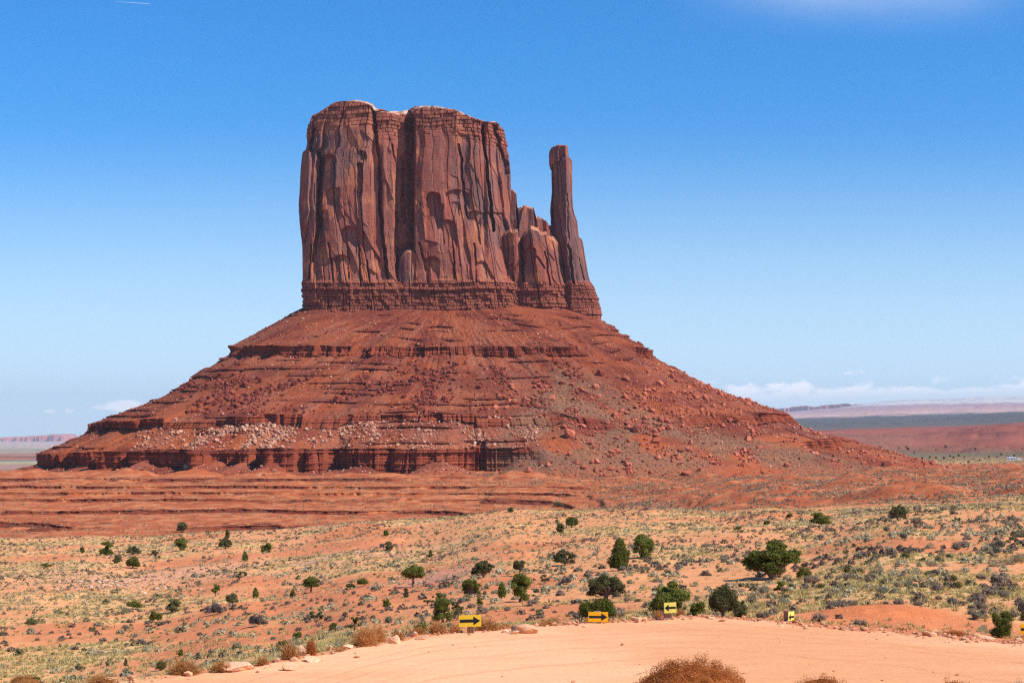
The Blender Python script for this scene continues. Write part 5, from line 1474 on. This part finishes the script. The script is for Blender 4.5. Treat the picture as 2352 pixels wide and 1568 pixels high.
label_all([q for q in items if q[0]['category'] != 'shrub'], 'grass tuft', marks_t)
TINTS = np.array([0.12, 0.42, 0.64, 0.86])
def mound_batch(acc, P, S, Tn, nl, r, hf=0.55):
    """many tiny leafy mounds at once"""
    n = len(P)
    dd = r.normal(size=(n, nl, 3)); dd[..., 2] = np.abs(dd[..., 2]) + .02
    dd /= np.linalg.norm(dd, axis=-1)[..., None]
    c = P[:, None] + dd * np.array([.5, .5, hf]) * S[:, None, None] * r.uniform(.55, 1.0, (n, nl, 1))
    v, f = quads(c.reshape(-1, 3), (dd + r.normal(0, .5, dd.shape)).reshape(-1, 3), np.repeat(S, nl) * 0.20 * r.uniform(.6, 1.2, n * nl), np.repeat(S, nl) * 0.15, r)
    t = np.clip(np.repeat(Tn, nl) + r.normal(0, .07, n * nl), 0, 1)
    acc.add(v, f, np.repeat(t, 4))
acc = Acc()
tl = tail
nearm = d[tl] < 170
mound_batch(acc, np.c_[x, d, zs_][tl][nearm], size[tl][nearm], TINTS[kk[tl]][nearm], 34, rg)
mound_batch(acc, np.c_[x, d, zs_][tl][~nearm], size[tl][~nearm], TINTS[kk[tl]][~nearm], 16, rg)
tag(obj('scrub', acc.mesh('scrub', MAT_SCRUB)), 'countless small shrubs dotting the near slopes', 'scrub', None, 'stuff')
# thin grass between the shrubs
px, x, d = scatter(105000, 60, 440, -320, 2680, 1.35)
ed = edge_d(px)
den = sm(fbm(x / 5, d / 8, 0, 53, 4) * 0.5 + fbm(x / 60, d / 90, 0, 55, 4) * 0.5 + sm(px, 1100, 2200) * 0.12, 0.43, 0.60) * (1 - 0.8 * sm(fbm(x / 18, d / 30, 0, 51, 4), 0.5, 0.62)) + 0.06
den = den * (d > ed + 1.6) * (1 - 0.95 * np.clip(np.exp(-((px - 2050) / 200) ** 2 - ((d - 80) / 4) ** 2) * 1.5, 0, 1))
k_ = rg.uniform(size=len(px)) < den
px, x, d = px[k_], x[k_], d[k_]
P = np.c_[x, d, ground_z(x, d)]
S = np.clip(rg.lognormal(-0.85, 0.38, len(px)), .2, .95)
nl = 11
n = len(P)
a = rg.uniform(0, 6.28, (n, nl)); rad = rg.uniform(.1, .5, (n, nl)) * S[:, None]
base_ = P[:, None] + np.stack([np.cos(a) * rad * .5, np.sin(a) * rad * .5, 0 * a], -1)
tip = P[:, None] + np.stack([np.cos(a) * rad * 1.5, np.sin(a) * rad * 1.5, rg.uniform(.5, 1.0, (n, nl)) * S[:, None] * .42], -1)
sd_ = np.stack([-np.sin(a), np.cos(a), 0 * a], -1) * (S[:, None, None] * .036 + 0.00010 * d[:, None, None])
v = np.stack([base_ - sd_, base_ + sd_, tip], 2).reshape(-1, 3)
acc = Acc()
acc.add(v, np.arange(n * nl * 3).reshape(-1, 3), np.repeat(np.clip(0.30 + rg.normal(0, .25, n * nl), 0, 1), 3))
MAT_GRASS = plant_mat('straw_grass', [(0.0, (0.30, 0.235, 0.080)), (0.5, (0.52, 0.405, 0.165)), (1.0, (0.70, 0.57, 0.32))], 0.0, 0.3)
tag(obj('grass', acc.mesh('grass', MAT_GRASS)), 'thin straw coloured grass between the shrubs', 'grass', None, 'stuff')
# scrub of the red flats and of the debris fan
acc = Acc()
px, x, d = scatter(105000, 440, 1150, 700, 2680)
den = 0.12 + 0.88 * sm(px, 1150, 1500)
den = den * (0.3 + 0.7 * sm(fbm(x / 25, d / 40, 0, 411, 3), 0.42, 0.6))
k_ = rg.uniform(size=len(px)) < den * 0.62
x, d = x[k_], d[k_]
S = np.clip(rg.lognormal(0.0, 0.35, len(x)), .5, 2.0)
TC = np.array([0.12, 0.3, 0.45, 0.62, 0.85])
mound_batch(acc, np.c_[x, d, ground_z(x, d)], S, TC[rg.integers(0, 5, len(x))], 7, rg)
px, x, d = scatter(19000, 470, 960, -200, 1250)
S = np.clip(rg.lognormal(-0.1, 0.3, len(x)), .5, 1.6)
k_ = rg.uniform(size=len(px)) < 0.15 + 0.6 * sm(fbm(x / 40, d / 20, 0, 413, 3), 0.5, 0.62)
x, d, S = x[k_], d[k_], S[k_]
mound_batch(acc, np.c_[x, d, ground_z(x, d)], S, TC[rg.integers(1, 5, len(x))], 6, rg)
P = draw(fan + 0.02 * (PYT > 960), 7000)
mound_batch(acc, P, np.clip(rg.lognormal(0.05, 0.3, len(P)), .6, 1.9), TC[rg.integers(1, 4, len(P))], 6, rg)
px, x, d = scatter(15000, 1150, 3600, 1750, 2700)
k_ = rg.uniform(size=len(px)) < sm(fbm(x / 90, d / 140, 0, 415, 3), 0.42, 0.62)
x, d = x[k_], d[k_]
mound_batch(acc, np.c_[x, d, ground_z(x, d)], np.clip(rg.lognormal(0.6, 0.4, len(x)), .9, 4), TC[rg.integers(0, 4, len(x))], 5, rg)
tag(obj('distant_scrub', acc.mesh('distant_scrub', MAT_SCRUB)), 'countless shrubs on the flats and on the grey debris fan', 'scrub', None, 'stuff')
# loose stones on the road and the slopes
acc = Acc()
px, x, d = scatter(2600, 54, 120, -200, 2600)
for x_, d_, s_, p_ in zip(x, d, np.clip(rg.lognormal(-3.0, .55, len(x)), .02, .30), px):
    if d_ < edge_d(p_) - 1.5 and rg.uniform() < 0.72:
        continue
    v, f = boulder(int(rg.integers(40)), 1, 8, .7)
    acc.add(v * s_ * 1.3 + np.array([x_, d_, float(ground_z(x_, d_)) + 0.012]), f, .5, lin(214, 148, 108) * rg.uniform(.6, 1.05))
pe = rg.uniform(-100, 2450, 1500)
for p_ in pe:
    if p_ < 1000 and rg.uniform() < 0.75:
        continue
    d_ = float(edge_d(p_)) + rg.normal(0.1, .55)
    s_ = float(np.clip(rg.lognormal(-2.3, .6), .03, .45)) * (1 if rg.uniform() < .5 else .6)
    x_ = (p_ - CX) / K * d_
    v, f = boulder(int(rg.integers(40)), 1, 8, .7)
    acc.add(v * s_ + np.array([x_, d_, float(ground_z(x_, d_)) + .01]), f, .5, lin(222, 160, 120) * rg.uniform(.6, 1.05))
pk = [(275 + rg.normal(0, 85), 1346 + rg.normal(0, 9)) for _ in range(150)]
for p_, q_ in pk:
    X_, Y_, Z_ = ground_at(p_, q_, 90)
    v, f = boulder(int(rg.integers(40)), 1, 8, .6)
    acc.add(v * rg.uniform(.2, .62) + np.array([X_, Y_, Z_]), f, .5, lin(214, 178, 152) * rg.uniform(.7, 1.0))
tag(obj('gravel', acc.mesh('gravel', MAT_SCREE)), 'loose stones scattered over the road and the sandy slopes', 'gravel', None, 'stuff')

# ------------------------------------------------------------------ far plain on the right: trees, white buildings
rt = np.random.default_rng(88)
FT = [(1998, 1062), (2013, 1034), (2030, 1053), (2046, 1052), (2060, 1049), (2065, 1030), (2081, 1028), (2085, 1033), (2096, 1058), (2106, 1057), (2118, 1055), (2136, 1052), (2150, 1053), (2168, 1053), (2182, 1049), (2202, 1048), (2215, 1050), (2224, 1063), (2190, 1052), (2250, 1059), (2272, 1050), (2290, 1050), (2300, 1045), (2316, 1049), (2330, 1049), (2343, 1053), (2172, 1028), (2240, 1033), (2348, 1032), (2026, 1078), (2150, 1034), (2100, 1041)]
fm = [crown_mesh('dense', 1.0, 0.8, np.random.default_rng(600 + q), MATP['dark'] if q < 2 else MATP['olive'], 260, 0.09)[0] for q in range(3)]
for q in fm: q.name = 'distant_tree'
items = []
for px, py in FT:
    X_, Y_, Z_ = ground_at(px, py, 1250, 3400)
    s_ = rt.uniform(5, 10) / K * Y_ * 0.9
    q = int(rt.integers(3))
    o = obj('distant_tree', fm[q], None, (X_, Y_, Z_ - 0.3), rt.uniform(0, 6), s_)
    o['category'] = 'tree'
    items.append((o, px, py - 3, 'dark green' if q < 2 else 'olive', 'trees on the far plain'))
label_all(items, 'tree', [(2324, 1052, 'white trailer home on the far plain'), (2340, 1053, 'small white shed on the far plain'), (2200, 1000, 'distant red hill'), (2100, 1075, 'tip of the right hand ridge'), (2040, 1050, 'far side of the right hand ridge'), (2150, 1056, 'pale track on the far plain')])
def house(px, py, pw, ph_, name, label, win):
    X_, Y_, Z_ = ground_at(px, py, 1250, 3400)
    w_, h_ = pw / K * Y_, ph_ / K * Y_
    root = bpy.data.objects.new(name, None); root.location = (X_, Y_, Z_); root.rotation_euler = (0, 0, R(-12)); link(root)
    tag(root, label, 'building')
    acc = Acc(); box(acc, (0, 0, h_ * .36 - .5), (w_, w_ * .5, h_ * .72 + 1.0)); obj('wall', acc.mesh('wall', MAT_WHITE), root)
    acc = Acc()
    hw, hd_, z0, z1 = w_ * .52, w_ * .28, h_ * .72, h_
    v = np.array([(-hw, -hd_, z0), (hw, -hd_, z0), (hw, hd_, z0), (-hw, hd_, z0), (-hw, 0, z1), (hw, 0, z1)])
    acc.add(v, np.array([(0, 1, 5, 4), (2, 3, 4, 5), (0, 3, 2, 1)])); acc.add(v, np.array([(0, 4, 3), (1, 2, 5)]))
    obj('roof', acc.mesh('roof', MAT_ROOF), root)
    for q in range(win):
        acc = Acc(); box(acc, (w_ * (-.35 + .7 * q / max(win - 1, 1)), -w_ * .25 - .02, h_ * .42), (w_ * .07, .06, h_ * .22)); obj('window', acc.mesh('window', MAT_BLK), root)
    acc = Acc(); box(acc, (w_ * .12, -w_ * .25 - .02, h_ * .27), (w_ * .055, .06, h_ * .5)); obj('door', acc.mesh('door', MAT_TIN), root)
house(2323, 1057, 19, 8, 'trailer_home', 'long white trailer home on the far plain', 3)
house(2341, 1057, 8, 6.5, 'shed', 'small white shed right of the long white trailer home', 1)
house(2374, 1056, 6, 5, 'shed', 'white shed farthest right on the far plain', 1)

# ------------------------------------------------------------------ mesas on the horizon
def mesa(pts, D, base, depth, cl, name, seed):
    pts = np.array(pts, float)
    p = np.arange(pts[0, 0], pts[-1, 0], 1.2)
    t = np.interp(p, pts[:, 0], pts[:, 1])
    t = t + (fbm(p / 7, p * 0, 0, seed, 3) - .5) * 2.2
    prof = np.array([(-.55, 0), (-.35, .30), (-.28, .42), (-.265, .92), (-.25, 1), (.25, 1), (.27, .6), (.5, 0)])
    n = len(p)
    ed_ = sm(p, p[0], p[0] + 14) * (1 - sm(p, p[-1] - 10, p[-1]))
    V_, C_ = [], []
    for a_, f_ in prof:
        off = (fbm(p / 9, p * 0 + a_, 0, seed + 5, 4) - .5) * depth * .55 * (1 if abs(a_) < .5 else .3)
        zt = wz(t, D); zb = wz(base, D) - 40
        V_.append(np.stack([wx(p, D), D + a_ * depth + off, zb + (zt - zb) * f_ * ed_], -1))
        C_.append(np.tile(cl * (1.15 if f_ < .5 else 1.0), (n, 1)) * (0.8 + .4 * fbm(p / 3, p * 0 + f_ * 9, 0, seed + 9, 3))[:, None])
    me = mesh_np(name, np.concatenate(V_), grid_faces(len(prof), n), MAT_TALUS, False, np.concatenate(C_))
    tag(obj(name, me), kind='structure')
mc = lin(188, 112, 92)
mesa([(-260, 1004), (-60, 1007), (10, 1005), (60, 1002), (100, 1000), (128, 997.5), (156, 996.5), (166, 1000), (180, 1006)], 33500, 1020, 1900, mc, 'distant_mesa', 1)
mesa([(176, 1008), (205, 1005), (260, 1004), (420, 1005)], 35500, 1018, 1500, mc, 'distant_mesa', 2)
mesa([(1560, 948), (1700, 944), (1770, 941), (1790, 938), (1815, 937), (1832, 933), (1852, 932), (1862, 935), (1880, 933), (1898, 930), (1912, 931), (1928, 928), (1938, 927), (1946, 931), (1960, 929.5), (1974, 929), (1984, 931), (2000, 940)], 27500, 948, 1500, lin(170, 100, 90), 'distant_mesa', 3)

# ------------------------------------------------------------------ contrail
acc = Acc()
Dc = 9000.0
p = np.linspace(0, 1, 24)
tube(acc, np.c_[wx(262 + p * 80, Dc), Dc + p * 0, wz(4 + p * 5.2, Dc)], 0.15 + 0.95 * p ** 0.6, 6)
tag(obj('contrail', acc.mesh('contrail', rough_mat('ice_trail', lambda g, p_: g.mix(0.0, (.75, .78, .82, 1), (1, 1, 1, 1))))), 'thin white contrail high in the upper left sky', 'contrail')

# ------------------------------------------------------------------ haze
zmin, zmax = float(GZ.min()) - 1.0, max(float(GZ.max()), float(main[0][:, 2].max())) + 12.0
acc = Acc()
xm = float(np.abs(XX).max()) + 200
zmax += 60.0
hv = np.array([(sx * xm, y_, z_) for z_ in (zmin, zmax) for sx, y_ in ((-1, -1500), (1, -1500), (1, 38600), (-1, 38600))])
hm, g = new_mat('haze')
pv = g.n('ShaderNodeVolumePrincipled')
pv.inputs['Color'].default_value = (0.80, 0.86, 0.97, 1)
pv.inputs['Density'].default_value = 2.4e-5
pv.inputs['Anisotropy'].default_value = 0.1
ho = g.n('ShaderNodeOutputMaterial')
g.put(ho.inputs['Volume'], pv.outputs[0])
hme = mesh_np('haze', hv, np.array([(0, 3, 2, 1), (4, 5, 6, 7), (0, 1, 5, 4), (1, 2, 6, 5), (2, 3, 7, 6), (3, 0, 4, 7)]), hm)
tag(obj('haze', hme), kind='stuff')
